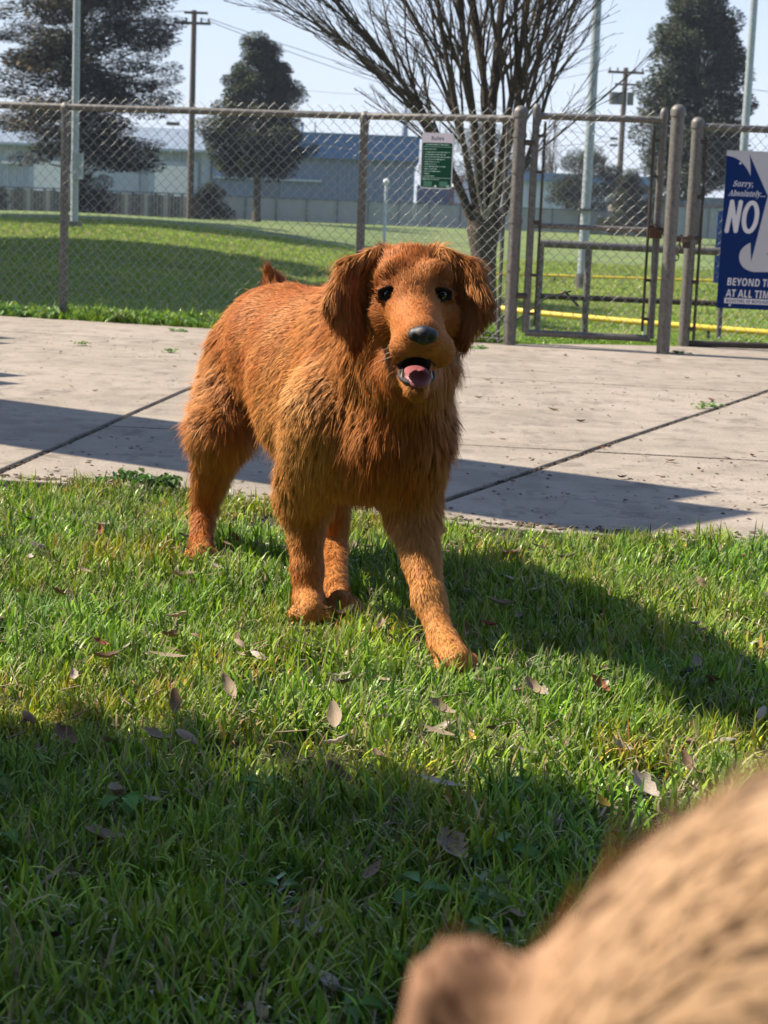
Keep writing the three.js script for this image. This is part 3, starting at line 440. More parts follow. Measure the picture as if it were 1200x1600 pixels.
tree('dark_shrub', 'dark round bush at the foot of the huge evergreen tree', -12.75, -79, { seed: 41, height: 1.7, trunkR: 0.06, h0: 0.05, n: 30, clump: 0.34, prof: (h) => 0.25 + 0.5 * Math.sqrt(1 - h), leaves: 14000, leaf: 0.07, cols: dark, ch: 0.9, category: 'shrub' });
tree('dark_shrub', 'dark bush with yellowish top before the board fence by the utility pole', -8.95, -89.5, { seed: 43, height: 1.6, trunkR: 0.06, h0: 0.05, n: 30, clump: 0.32, prof: (h) => 0.25 + 0.5 * Math.sqrt(1 - h), leaves: 14000, leaf: 0.07, cols: [...dark, [0.14, 0.13, 0.04]], ch: 0.9, category: 'shrub' });
tree('dark_shrub', 'low dark bush at the far left edge before the board fence', -19.2, -90, { seed: 47, height: 1.0, trunkR: 0.05, h0: 0.05, n: 16, clump: 0.3, prof: (h) => 0.5 * Math.sqrt(1 - h), leaves: 3000, leaf: 0.09, cols: dark, ch: 0.9, category: 'shrub' });
tree('hazy_tree', 'pale hazy tree far behind the bare tree trunk', 5.0, -130, { seed: 51, height: 6.6, trunkR: 0.2, h0: 0.2, n: 60, clump: 0.8, prof: (h) => 0.5 + 1.7 * Math.sin(Math.PI * clamp(h * 0.8 + 0.15, 0, 1)), leaves: 30000, leaf: 0.14, cols: grey, ch: 0.75 });
tree('hazy_tree', 'dark hazy tree far behind the gate hinge', 7.8, -128, { seed: 53, height: 4.4, trunkR: 0.2, h0: 0.1, n: 50, clump: 0.7, prof: (h) => 0.5 + 1.3 * Math.sqrt(1 - h), leaves: 24000, leaf: 0.14, cols: [...olive, ...grey], ch: 0.75 });
// distant leafless poplars
function twigTree(name, label, x, z, H, spread, seed, mat, group) { const t = thing(name, label, 'tree', group), r = RNG(seed), g = [], y = T(x, z);
  part('trunk', sweep([V(x, y - 0.2, z), V(x + 0.05, y + H * 0.5, z), V(x, y + H, z)], [0.09, 0.05, 0.01], 6), mat, t);
  for (let i = 0; i < 46; i++) { const h = 0.2 + 0.75 * r(), a = r() * 6.28, L = H * (1 - h) * 0.5 + 0.5, p0 = V(x, y + H * h, z), p1 = V(x + Math.cos(a) * spread * (1 - h * 0.6), y + H * h + L, z + Math.sin(a) * spread * (1 - h * 0.6)); g.push(branchLine(p0, p1, 0.03, 0.006, r, 0.09, 4)); } part('branches', mergeGeometries(g), mat, t); }

twigTree('bare_poplar', 'slender leafless poplar far behind the gate, nearest the hinge', 9.9, -140, 7.4, 0.9, 61, M.bark, 'leafless poplars'); twigTree('bare_poplar', 'slender leafless poplar far behind the middle of the gate', 11.6, -142, 7.6, 0.9, 62, M.bark, 'leafless poplars'); twigTree('bare_poplar', 'short leafless poplar just left of the transformer pole', 10.8, -139, 6.4, 0.8, 63, M.bark, 'leafless poplars');
twigTree('bare_poplar', 'leafless poplar beyond the right edge of the gate', 15.2, -140, 5.0, 0.9, 64, M.bark, 'leafless poplars');

// bare many-stemmed tree just behind the fence
{
  const t = thing('bare_tree', 'bare many-stemmed leafless tree fanning up behind the chain-link fence', 'tree'), r = RNG(71), Z = -14;
  const base = V(0.69, -0.02, Z), fork = V(0.655, 0.62, Z);
  part('trunk', sweep([V(0.705, -0.6, Z), V(0.7, -0.25, Z), base, V(0.68, 0.2, Z), V(0.665, 0.45, Z), V(0.655, 0.62, Z), V(0.65, 0.8, Z)], [0.15, 0.125, 0.105, 0.092, 0.095, 0.125, 0.1], 14), M.bark, t);
  const tw = (pts, r0, r1, sides) => sweep(pts, pts.map((_, i) => lerp(r0, r1, i / (pts.length - 1))), sides, false);
  function stem(p0, dir, curl, L, r0, depth, out, side) { // a shoot that bends, wobbles and carries smaller shoots
    const n = depth === 0 ? 16 : depth === 1 ? 11 : 7, pts = [p0.clone()], d = dir.clone(); const seg = L / n; const ph = r() * 6, wob = depth ? 0.16 : 0.07;
    for (let i = 0; i < n; i++) { d.x += curl.x / n + (r() - 0.5) * wob; d.y += curl.y / n + (r() - 0.5) * wob * 0.6; d.z += curl.z / n + (r() - 0.5) * wob; d.normalize(); pts.push(pts[i].clone().addScaledVector(d, seg)); }
    out.push(tw(pts, r0, Math.max(0.0017, r0 * (depth ? 0.25 : 0.3)), depth === 0 ? 8 : depth === 1 ? 6 : 4));
    if (depth < 3) { const cnt = depth === 0 ? 17 : depth === 1 ? 7 : 3; for (let c = 0; c < cnt; c++) { const k = (depth ? 0.15 : 0.22) + 0.78 * ((c + r()) / cnt), i = Math.min(n - 1, Math.floor(k * n)), q = pts[i].clone().lerp(pts[i + 1], k * n - i), td = pts[i + 1].clone().sub(pts[i]).normalize();
      const o = V((r() - 0.5) * 1.5 + side * 0.25, (r() - 0.35) * 0.8, (r() - 0.5) * 1.5).multiplyScalar(depth === 2 ? 0.9 : 0.62); const nd = td.multiplyScalar(0.85).add(o).normalize();
      stem(q, nd, V((r() - 0.5) * 0.8, 0.55 * (r() - 0.2), (r() - 0.5) * 0.8), L * (0.26 + 0.3 * r()) * (1.1 - 0.5 * k), r0 * lerp(1, 0.4, k) * (0.42 + 0.18 * r()), depth + 1, out, side); } }
  }
  // each main shoot: start offset, direction at the fork, bend, length, radius
  const shoots = [[-0.06, 0.55, -0.2, 1, -1.35, 2.5, 0.024], [-0.05, 0.6, -0.3, 1, -1.05, 2.6, 0.024], [-0.03, 0.62, -0.12, 1, -0.7, 2.6, 0.021], [-0.04, 0.58, -0.42, 1, -0.5, 2.2, 0.018], [0.0, 0.65, -0.12, 1, -0.12, 3.1, 0.034], [0.02, 0.62, 0.03, 1, 0.02, 3.3, 0.042], [0.04, 0.6, 0.12, 1, 0.05, 3.1, 0.03], [0.05, 0.56, 0.2, 1, 0.0, 2.9, 0.024], [0.06, 0.5, 0.28, 1, -0.08, 2.7, 0.022], [0.03, 0.6, 0.14, 1, 0.2, 2.6, 0.02], [0.07, 0.52, 0.36, 1, -0.15, 2.4, 0.02], [-0.02, 0.6, -0.28, 1, 0.1, 2.6, 0.026], [0.01, 0.62, 0.0, 1, -0.35, 2.8, 0.03]];
  shoots.forEach(([ox, oy, dx, dy, cx, L, rad], i) => { const out = [], dz = ((i * 0.618) % 1 - 0.5) * 0.7; stem(V(0.655 + ox, oy, Z + dz * 0.12), V(dx, dy, dz * 0.6).normalize(), V(cx, 0.1, dz * 0.4), L, rad, 0, out, Math.sign(dx) || 0.2); part('branch', mergeGeometries(out), M.bark, t); });
  for (const [dx, L] of [[0.22, 0.75], [-0.05, 0.7], [0.1, 0.5], [-0.16, 0.6]]) part('pale_shoot', tw([V(0.66, 0.66, Z + 0.1), V(0.66 + dx * 0.5, 0.66 + L * 0.5, Z + 0.12), V(0.66 + dx * 0.75, 0.66 + L, Z + 0.11)], 0.011, 0.005, 6), M.barkPale, t);
}
// ---------------------------------------------------------------- casters of the shade outside the frame
const SHIFT = 1 / Math.tan(SUN_EL); // metres a shadow moves for each metre of height
function canopy(label, tipX, tipZ, H, u, len, v, wid) { // narrow shade roof whose near corner throws its shadow to (tipX, tipZ)
  const t = thing('shade_canopy', label, 'canopy', 'shade canopies left of the path'); const c = V(tipX - H * SHIFT * Math.cos(SUN_AZ), H, tipZ - H * SHIFT * Math.sin(SUN_AZ));
  const U = V(u[0], 0, u[1]).normalize(), W = V(v[0], 0, v[1]).normalize(), q = (a, b) => c.clone().addScaledVector(U, a).addScaledVector(W, b);
  const slab = (a0, a1, b0, b1, y0, y1) => { const P = []; for (const y of [y0, y1]) for (const [a, b] of [[a0, b0], [a1, b0], [a1, b1], [a0, b1]]) { const p = q(a, b); P.push(p.x, p.y + y, p.z); } return rawGeo(P, null, null, [0, 2, 1, 0, 3, 2, 4, 5, 6, 4, 6, 7, 0, 1, 5, 0, 5, 4, 1, 2, 6, 1, 6, 5, 2, 3, 7, 2, 7, 6, 3, 0, 4, 3, 4, 7]).toNonIndexed(); };
  const g = slab(0, len, 0, wid, -0.05, 0); g.computeVertexNormals(); part('roof', g, M.galvLight, t);
  const g2 = slab(0.35, len - 0.3, -0.22, 0.1, 0.02, 0.1); g2.computeVertexNormals(); part('upper_roof_strip', g2, M.galvLight, t);
  for (const a of [1.6, len - 0.6]) { const p = q(a, wid * 0.5); part('post', pipe(V(p.x, 0, p.z), V(p.x, H - 0.04, p.z), 0.045, 12), M.galv, t); }
}
canopy('narrow flat shade canopy left of the path, nearest the lawn', 1.03, -4.95, 2.5, [-2.42, -1.62], 4.6, [-0.45, 0.5], 0.62);
canopy('narrow flat shade canopy left of the path, in the middle', -1.46, -7.48, 2.5, [-2.42, -1.62], 3.6, [-0.45, 0.5], 0.5);
canopy('narrow flat shade canopy left of the path, nearest the fence', -1.9, -9.45, 2.5, [-2.42, -1.62], 3.6, [-0.45, 0.5], 0.5);
const shadeLeaf = [[0.05, 0.08, 0.03], [0.06, 0.09, 0.035], [0.07, 0.085, 0.03]];
function shadeTree(label, x, z, o) { tree('shade_tree', label, x, z, { trunkR: 0.16, h0: 0.45, cols: shadeLeaf, group: 'trees left of the picture', limbEvery: 2, ...o }); }
shadeTree('broadleaf tree left of the lawn, nearest the viewer', -3.6, -2.34, { seed: 81, height: 4.7, n: 60, clump: 0.32, prof: (h) => 0.2 + 0.5 * Math.sin(Math.PI * clamp(h * 0.85 + 0.1, 0, 1)), leaves: 15000, leaf: 0.12, aspect: 0.6, ch: 0.8 });
shadeTree('broadleaf tree left of the mound, nearest the fence', -13.4, -25.5, { seed: 83, height: 11.5, n: 48, clump: 1.4, prof: (h) => 0.8 + 4.2 * Math.sin(Math.PI * clamp(h * 0.8 + 0.15, 0, 1)), leaves: 22000, leaf: 0.5, aspect: 0.6, ch: 0.7, trunkR: 0.35 });
shadeTree('broadleaf tree left of the mound, behind the nearer one', -16.5, -47, { seed: 85, height: 13, n: 48, clump: 1.4, prof: (h) => 0.8 + 3.6 * Math.sin(Math.PI * clamp(h * 0.8 + 0.15, 0, 1)), leaves: 16000, leaf: 0.5, aspect: 0.6, ch: 0.7, trunkR: 0.35 });

for (const [l, x, z, sd] of [['left', -5.5, 8, 87], ['centre', 0.8, 8.5, 88], ['right', 7, 7.5, 89]]) shadeTree(`broad leafy tree behind the viewer, ${l} of three`, x, z, { seed: sd, height: 8.2, h0: 0.12, n: 80, clump: 1.5, prof: (h) => 1.2 + 3.2 * Math.sin(Math.PI * clamp(h * 0.8 + 0.15, 0, 1)), leaves: 24000, leaf: 0.45, aspect: 0.6, ch: 0.8, trunkR: 0.3 });

// ---------------------------------------------------------------- grass
function tuftGeo(seed, o) { const r = RNG(seed), P = [], N = [], C = [], I = [];
  for (let b = 0; b < o.blades; b++) { const a = r() * 6.283, R = o.rad * Math.sqrt(r()), x0 = Math.cos(a) * R, z0 = Math.sin(a) * R, az = r() * 6.283, L = o.len * (0.45 + 0.75 * r()), w = o.w * (0.6 + 0.7 * r()), lean = o.lean * (0.2 + 1.1 * r());
    const dx = Math.cos(az), dz = Math.sin(az), tw = (r() - 0.5) * 1.6, sx = -dz * Math.cos(tw) + dx * Math.sin(tw) * 0.3, sz = dx * Math.cos(tw) + dz * Math.sin(tw) * 0.3; const n = o.segs ?? 4; let px = x0, py = -0.004, pz = z0, ang = lean * 0.25 + r() * 0.2; const s = P.length / 3;
    const hue = r(), dry = r() < o.dry, base = dry ? [0.38, 0.31, 0.15] : [lerp(0.085, 0.21, hue), lerp(0.22, 0.345, hue), lerp(0.012, 0.02, hue)], k0 = 0.8 + 0.4 * r();
    for (let i = 0; i <= n; i++) { const k = i / n, ww = i === n ? 0 : w * (0.75 + 0.6 * k) * (1 - k * k * 0.75) * 0.5; const nx = dx * -Math.cos(ang) * 0.6 , ny = Math.sin(ang) * 0.6 + 0.45, nz = dz * -Math.cos(ang) * 0.6;
      const l = Math.hypot(nx, ny, nz); const tone = k0 * (dry ? 1 : 1), c = dry ? base : [base[0] * (1 + 0.35 * k), base[1] * (1 + 0.12 * k), base[2]];
      if (i < n) { P.push(px - sx * ww, py, pz - sz * ww, px + sx * ww, py, pz + sz * ww); N.push(nx / l, ny / l, nz / l, nx / l, ny / l, nz / l); for (let q = 0; q < 2; q++) C.push(c[0] * tone, c[1] * tone, c[2] * tone); } else { P.push(px, py, pz); N.push(nx / l, ny / l, nz / l); C.push(c[0] * tone, c[1] * tone, c[2] * tone); }
      px += dx * Math.sin(ang) * L / n; pz += dz * Math.sin(ang) * L / n; py += Math.cos(ang) * L / n; ang += lean * (0.35 + 0.5 * k) * (1.6 / n * 2); }
    for (let i = 0; i < n; i++) { const a0 = s + i * 2; if (i < n - 1) I.push(a0, a0 + 1, a0 + 2, a0 + 1, a0 + 3, a0 + 2); else I.push(a0, a0 + 1, a0 + 2); } }
  return rawGeo(P, null, null, I, C); }
const grassThin = phys([1, 1, 1], 0.9, { vertexColors: true, transmission: 0.42 }), grassGloss = phys([1, 1, 1], 0.36, { vertexColors: true, specularIntensity: 0.5 });
function scatter(parent, name, geos, mats, spots) { // spots: [x,y,z,scale,tilt]
  const r = RNG(spots.length + 7), lists = geos.map(() => []); spots.forEach((s) => lists[Math.floor(r() * geos.length)].push(s)); const o = new THREE.Object3D(), c = new THREE.Color();
  geos.forEach((g, i) => { const m = new THREE.InstancedMesh(g, mats[i % mats.length], lists[i].length); m.name = name; m.userData.kind = 'stuff'; m.castShadow = m.receiveShadow = true;
    lists[i].forEach((s, k) => { o.position.set(s[0], s[1], s[2]); o.rotation.set((r() - 0.5) * 0.35, r() * 6.283, (r() - 0.5) * 0.35); o.scale.set(s[3], s[3] * (s[4] ?? 1), s[3]); o.updateMatrix(); m.setMatrixAt(k, o.matrix); const v = s[5] ?? 1, y = s[6] ?? 0; c.setRGB(v * (1 + y), v, v * (1 - y)); m.setColorAt(k, c); }); parent.add(m); }); }
{
  const g = new THREE.Group(); g.name = 'lawn_grass'; g.userData = { kind: 'stuff', label: 'bright green lawn grass around the golden dog, some of it dry', category: 'grass' }; scene.add(g);
  const geos = []; for (let i = 0; i < 12; i++) geos.push(tuftGeo(200 + i, { blades: [13, 15, 12, 11][i % 4], rad: 0.036, len: [0.034, 0.052, 0.028, 0.06][i % 4], w: [0.0056, 0.0036, 0.0048, 0.0042][i % 4], lean: [0.55, 0.9, 1.2][i % 3], dry: [0.05, 0.12, 0.36][i % 3] }));
  const r = RNG(91), sp = [];
  for (let i = 0; i < 46000; i++) { const z = lerp(-0.9, -5.1, Math.pow(r(), 0.9)), half = 0.45 + 0.42 * -z, x = (r() * 2 - 1) * half; if (z < nearZ(x) + 0.015 + 0.035 * noise3(x * 9, 0, 5)) continue;
    const thin = noise3(x * 2.1, z * 2.1, 4), fine = noise3(x * 7, z * 7, 9); if (thin * 0.6 + fine * 0.5 > 0.26 && r() < 0.85) continue;
    if (x < -0.85 && z < -4.3 && r() < 0.6) continue; if ([[0.13, -3.14], [-0.13, -3.46], [-0.395, -4.0], [-0.075, -3.53]].some(([a, b]) => Math.hypot(x - a, z - b) < 0.075) && r() < 0.85) continue;
    const tall = 1 + 0.28 * noise3(x * 1.6, z * 1.6, 30) + 0.22 * sm(-2.6, -1.6, z); sp.push([x, 0, z, (0.72 + 0.5 * r()) * clamp(tall, 0.6, 1.5), 0.8 + 0.4 * r(), 0.66 + 0.7 * r() + 0.2 * thin, 0.16 * noise3(x * 1.2, z * 1.2, 50) + 0.14 * (r() - 0.5) + (noise3(x * 1.7, z * 2.3, 77) + 0.5 * fine > 0.42 && r() < 0.7 ? 0.4 : 0)]); }
  scatter(g, 'grass_tufts', geos, [grassThin, grassGloss, grassThin], sp);
}
{
  const g = new THREE.Group(); g.name = 'fence_side_grass'; g.userData = { kind: 'stuff', label: 'taller weedy grass strip along the foot of the chain-link fence', category: 'grass' }; scene.add(g);
  const geos = []; for (let i = 0; i < 6; i++) geos.push(tuftGeo(300 + i, { blades: 16, rad: 0.06, len: 0.1, w: 0.011, lean: 0.9, dry: 0.03, segs: 3 }));
  const r = RNG(95), sp = []; for (let i = 0; i < 26000; i++) { const x = lerp(-7, 6, r()), e = farZ(x), z = e - 0.03 - Math.pow(r(), 1.4) * 2.9; const k = clamp((e - z) / 1.0, 0, 1); sp.push([x, T(x, z), z, (0.6 + 0.6 * r()) * lerp(1.0, 0.5, sm(0.4, 1, k)) * (1 + 0.35 * noise3(x * 2, z * 2, 2)) * (x > 0.7 ? 0.42 : 1), 0.9, 0.85 + 0.5 * r(), 0.1 * (r() - 0.3)]); }
  scatter(g, 'weedy_tufts', geos, [grassThin, grassThin, grassGloss], sp);
}
{
  const g = new THREE.Group(); g.name = 'mown_grass'; g.userData = { kind: 'stuff', label: 'short mown grass of the mound and ball field beyond the fence', category: 'grass' }; scene.add(g);
  const geos = []; for (let i = 0; i < 5; i++) geos.push(tuftGeo(330 + i, { blades: 12, rad: 0.1, len: 0.06, w: 0.014, lean: 0.9, dry: 0.12, segs: 2 }));
  const r = RNG(97), sp = []; for (let i = 0; i < 60000; i++) { const d = 14 + 30 * Math.pow(r(), 1.25), x = (r() * 2 - 1) * (1 + d * 0.235), z = -d; const k = 0.9 + 0.012 * d; sp.push([x, T(x, z) - 0.012, z, (0.6 + 0.6 * r()) * k, 0.7, 0.95 + 0.4 * r() + 0.2 * noise3(x * 0.3, z * 0.3, 6), 0.12 + 0.12 * (r() - 0.5)]); }
  scatter(g, 'mown_tufts', geos, [grassThin], sp);
}
{ // broad-leaved weeds: clover by the viewer, seedlings at the path
  const leafG = (seed, n, L, w) => { const r = RNG(seed), P = [], I = [], C = []; for (let k = 0; k < n; k++) { const az = r() * 6.283, h = L * (0.5 + r()), rr = L * (0.2 + 0.9 * r()), cx = Math.cos(az) * rr, cz = Math.sin(az) * rr, s = P.length / 3, c = [0.08 + 0.05 * r(), 0.2 + 0.06 * r(), 0.03]; const dx = Math.cos(az), dz = Math.sin(az);
    const pt = (a, b, y) => P.push(cx + dx * a * w - dz * b * w, h + y, cz + dz * a * w + dx * b * w); pt(-0.2, 0, 0); pt(0.3, 0.42, 0.006); pt(0.4, 0, -0.004); pt(0.3, -0.42, 0.006); pt(0.85, 0.3, 0.002); pt(1, 0, -0.01); pt(0.85, -0.3, 0.002); for (let q = 0; q < 7; q++) C.push(...c); I.push(s, s + 2, s + 1, s, s + 3, s + 2, s + 1, s + 2, s + 5, s + 1, s + 5, s + 4, s + 2, s + 3, s + 5, s + 3, s + 6, s + 5); } return rawGeo(P, null, null, I, C); };
  const g = new THREE.Group(); g.name = 'broad_leaved_weeds'; g.userData = { kind: 'stuff', label: 'small bright broad-leaved weeds among the grass and along the pavement', category: 'weeds' }; scene.add(g);
  const r = RNG(99), sp = []; for (let i = 0; i < 26; i++) { const z = lerp(-1.4, -2.4, r()), x = (r() - 0.65) * 1.1; sp.push([x, 0.02, z, 0.55 + 0.4 * r(), 1, 0.9 + 0.3 * r(), 0]); }
  for (let i = 0; i < 420; i++) { const x = lerp(-6, 0.4, r()), z = farZ(x) - 0.02 - 0.35 * r(); sp.push([x, T(x, z) + 0.01, z, 1 + 0.8 * r(), 1.2, 1 + 0.4 * r(), 0.1]); }
  for (let i = 0; i < 26; i++) { const x = -0.6 + 0.16 * (r() + r() - 1), z = nearZ(x) + 0.05 - 0.05 * r(); sp.push([x, 0.02, z, 0.45 + 0.3 * r(), 1.5, 0.8, -0.1]); }
  for (const [x, z] of [[-1.25, -10.75], [-1.2, -10.72], [-1.6, -9.5], [-1.1, -9.3], [0.42, -10.35], [0.47, -10.33], [0.5, -10.36], [-0.9, -8.9], [1.62, -10.55], [1.66, -10.53], [1.3, -7.6], [1.35, -7.7]]) for (let k = 0; k < 3; k++) sp.push([x + (r() - 0.5) * 0.06, 0.012, z + (r() - 0.5) * 0.03, 0.7, 0.7, 1.1, 0.1]);
  scatter(g, 'weed_leaves', [leafG(1, 5, 0.03, 0.03), leafG(2, 7, 0.035, 0.026), leafG(3, 4, 0.025, 0.034)], [grassThin], sp);
}

// ---------------------------------------------------------------- fallen leaves, each a thing of its own
{
  const leafGeo = (seed, asp, curl, jag) => { const r = RNG(seed), P = [], I = [], U = []; const n = 9, m = 4; for (let i = 0; i <= n; i++) { const k = i / n, w = asp * Math.pow(Math.sin(Math.PI * clamp(k * 0.94 + 0.05, 0, 1)), 0.8) * (1 + jag * (r() - 0.5)); for (let j = 0; j <= m; j++) { const s = (j / m - 0.5) * 2, bend = curl * (k - 0.5) * (k - 0.5) * 1.3, cup = curl * 0.55 * s * s * w; P.push(s * w * 0.5, bend + cup + 0.02 * (r() - 0.5), k - 0.5); U.push(s * 0.5 + 0.5, k); } }
    for (let i = 0; i < n; i++) for (let j = 0; j < m; j++) { const a = i * (m + 1) + j; I.push(a, a + m + 1, a + 1, a + 1, a + m + 1, a + m + 2); } const st = P.length / 3; P.push(-0.012, 0.03, -0.5, 0.012, 0.03, -0.5, -0.008, 0.07, -0.72, 0.008, 0.07, -0.72); U.push(0, 0, 0, 0, 0, 0, 0, 0); I.push(st, st + 1, st + 2, st + 1, st + 3, st + 2); return rawGeo(P, null, U, I); };
  const geos = [leafGeo(1, 0.34, 0.6, 0.15), leafGeo(2, 0.42, 0.95, 0.35), leafGeo(3, 0.3, 0.3, 0.2), leafGeo(4, 0.5, 0.8, 0.7), leafGeo(5, 0.38, -0.5, 0.3)];
  const vein = dataTex(128, (u, v) => { const a = Math.abs(u - 0.5), rib = a < 0.03 ? 1.25 : 1, side = 1 + 0.14 * Math.sin((v * 9 - a * 7) * 6.283), k = rib * side * (0.75 + 0.5 * (nB(u, v) - 0.5) + 0.3 * nC(u, v)); return k * 0.85; }, 1);
  const mk = (c) => phys(c, 0.75, { map: vein, transmission: 0.15 });
  const tone = { brown: [mk([0.2, 0.11, 0.05]), 'brown'], grey: [mk([0.36, 0.26, 0.16]), 'grey-brown'], pale: [mk([0.5, 0.42, 0.33]), 'pale tan'], rust: [mk([0.36, 0.09, 0.03]), 'rust-red'], dark: [mk([0.075, 0.05, 0.04]), 'dark brown'], yellow: [mk([0.6, 0.38, 0.03]), 'yellow'] };
  const put = (kind, x, y, z, L, rot, tilt, geo, label, group) => { const m = new THREE.Mesh(geos[geo], tone[kind][0]); m.name = numbered('fallen_leaf'); m.castShadow = m.receiveShadow = true; m.position.set(x, y, z); m.rotation.set(tilt * 0.6, rot, tilt * 0.4, 'YXZ'); m.scale.set(L * 0.66, L * 0.45, L * 0.66); m.userData = { label, category: 'leaf', group }; scene.add(m); };
  const r = RNG(123);
  // distinct ones, placed as seen
  for (const [k, x, z, L, rot, tilt, g, label] of [
    ['rust', -0.47, -3.06, 0.045, 1.4, 0.5, 3, 'small rust-red leaf standing in the grass at the left, level with the front paws'], ['rust', -0.64, -4.15, 0.05, 0.2, 0.9, 1, 'upright rust-orange leaf in the grass near the pavement at the left'], ['rust', -0.33, -4.1, 0.05, 0.5, 0.8, 1, 'rust-orange leaf in the grass just right of the rear paw'], ['grey', -0.35, -3.02, 0.1, 1.5, 0.1, 2, 'long flat grey-brown leaf in the lit grass left of the standing front paw'], ['grey', -0.23, -2.82, 0.085, 0.5, 0.9, 0, 'upright pale grey leaf in the grass in front of the standing paw'], ['brown', -0.3, -2.7, 0.08, 0.2, 1.0, 0, 'curled brown leaf standing on edge left of the picture middle'], ['brown', -0.43, -2.5, 0.075, 0.8, 0.6, 3, 'broad brown leaf at the lower left where the shade begins'], ['grey', -0.06, -2.65, 0.1, 0.1, 0.6, 0, 'long pale leaf leaning in the grass below the walking paw'], ['pale', 0.09, -2.37, 0.09, 1.3, 0.2, 2, 'flat pale tan leaf lying in the grass under the picture middle'], ['grey', 0.1, -2.12, 0.1, 0.4, 0.4, 3, 'large torn grey-brown leaf beside the foreground dog'], ['rust', 0.36, -2.92, 0.06, 1.0, 0.9, 3, 'upright dark red leaf in the grass right of the walking paw'], ['grey', 0.25, -2.86, 0.07, 0.7, 0.7, 1, 'pale curled leaf between the walking paw and the red leaf'], ['pale', -0.06, -1.86, 0.07, 1.3, 0.15, 3, 'pale leaf lying in the shaded grass at bottom centre'], ['pale', -0.05, -1.76, 0.045, 0.6, 0.5, 2, 'small white-backed leaf in the shaded grass at bottom centre'], ['yellow', 0.3, -2.31, 0.045, 0.4, 0.3, 1, 'small yellow-orange leaf at the edge of the foreground dog'], ['yellow', 0.14, -2.6, 0.04, 0.4, 0.3, 1, 'yellow leaf below the walking paw'], ['yellow', -0.03, -3.75, 0.05, 1.5, 0.3, 1, 'yellow leaf in the grass between the front legs'], ['rust', 0.2, -3.33, 0.05, 1.4, 0.3, 1, 'orange leaf in the shaded grass beside the walking paw'], ['pale', 0.27, -3.8, 0.055, 1.2, 0.4, 2, 'bright pale leaf in the lit grass right of the dog'], ['grey', -0.6, -3.68, 0.05, 1.2, 0.4, 0, 'striped grey leaf in the lit grass left of the rear paw'], ['brown', 0.44, -2.5, 0.07, 0.3, 0.7, 0, 'brown curled leaf just above the foreground dog'], ['pale', 0.55, -3.1, 0.06, 0.3, 0.8, 1, 'tan leaf standing in the grass near the right edge']]) put(k, x, 0.034 + 0.012 * r(), z, L, rot, tilt, g, label, 'fallen leaves picked out on the grass');
  const kinds = ['brown', 'grey', 'pale', 'dark', 'brown', 'pale'];
  for (let i = 0; i < 170; i++) { const z = lerp(-1.6, -4.4, Math.pow(r(), 0.8)), x = (r() * 2 - 1) * (0.23 * -z), k = kinds[Math.floor(r() * 6)]; put(k, x, 0.024 + 0.016 * r(), z, 0.034 + 0.05 * r(), r() * 6.28, (r() - 0.3) * 1.1, Math.floor(r() * 5), `${tone[k][1]} dry leaf ${z > -2.3 ? 'in the shaded grass' : z > -3.3 ? 'in the sunlit middle of the lawn' : 'in the grass near the pavement'}, ${x < -0.3 ? 'left part' : x < 0.12 ? 'middle part' : 'right part'} of the picture`, 'dry leaves lying in the lawn'); }
  for (let i = 0; i < 112; i++) { const z = lerp(-4.75, -10.2, Math.pow(r(), 0.85)), u = r(), x = lerp(-0.2, 0.235, Math.pow(u, 0.55)) * -z * (r() < 0.25 ? -0.8 : 1); if (z > nearZ(x) - 0.05) continue; const k = kinds[Math.floor(r() * 5)]; put(k, x, 0.017, z, 0.026 + 0.035 * r() * (z < -7 ? 1.2 : 1), r() * 6.28, (r() - 0.5) * 0.35, Math.floor(r() * 5), `small ${tone[k][1]} dry leaf on the ${x < 0 ? 'concrete left of the dog' : z < -8 ? 'far concrete before the gate' : z < -5.6 ? 'sunlit concrete right of the dog' : 'shadowed concrete right of the dog'}`, 'dry leaves lying on the concrete'); }
  for (const [x, z, l] of [[0.3, -8.1, 'tiny red leaf on the concrete right of the dog chest'], [0.72, -6.15, 'small red leaf lying on the slab joint']]) put('rust', x, 0.018, z, 0.045, 1.2, 0.1, 0, l, 'red leaves on the concrete');
  // debris in the long joints
  const deb = []; for (const [a, b] of [[[-1.071, -5.186], [-0.7, -8.4]], [[0.182, -4.99], [1.742, -8.517]]]) for (let i = 0; i < 170; i++) { const k = r() * 1.02, x = lerp(a[0], b[0], k) + (r() - 0.5) * 0.02, z = lerp(a[1], b[1], k), g = new THREE.TetrahedronGeometry(0.006 + 0.008 * r()); g.scale(1.5, 0.5, 1); g.rotateY(r() * 6); g.translate(x, 0.004 + 0.006 * r(), z); deb.push(g); }
  const d = new THREE.Mesh(mergeGeometries(deb), std([0.09, 0.065, 0.045], 1)); d.name = 'joint_debris'; d.userData = { kind: 'stuff', label: 'dark leaf crumbs caught in the long pavement joints', category: 'debris' }; d.castShadow = d.receiveShadow = true; scene.add(d);
  const grit = []; for (let i = 0; i < 1500; i++) { const z = lerp(-4.7, -10.4, r()), x = (r() * 2 - 1) * 0.25 * -z; if (z > nearZ(x) - 0.02) continue; const g = new THREE.TetrahedronGeometry(0.003 + 0.007 * r() * r()); g.scale(1.6, 0.4, 1); g.rotateY(r() * 6); g.translate(x, 0.0145, z); grit.push(g); } for (let i = 0; i < 500; i++) { const x = lerp(-1.2, 1.3, r()), z = nearZ(x) - 0.02 - 0.12 * r() * r(), g = new THREE.TetrahedronGeometry(0.004 + 0.008 * r()); g.scale(1.5, 0.5, 1); g.rotateY(r() * 6); g.translate(x, 0.015, z); grit.push(g); }
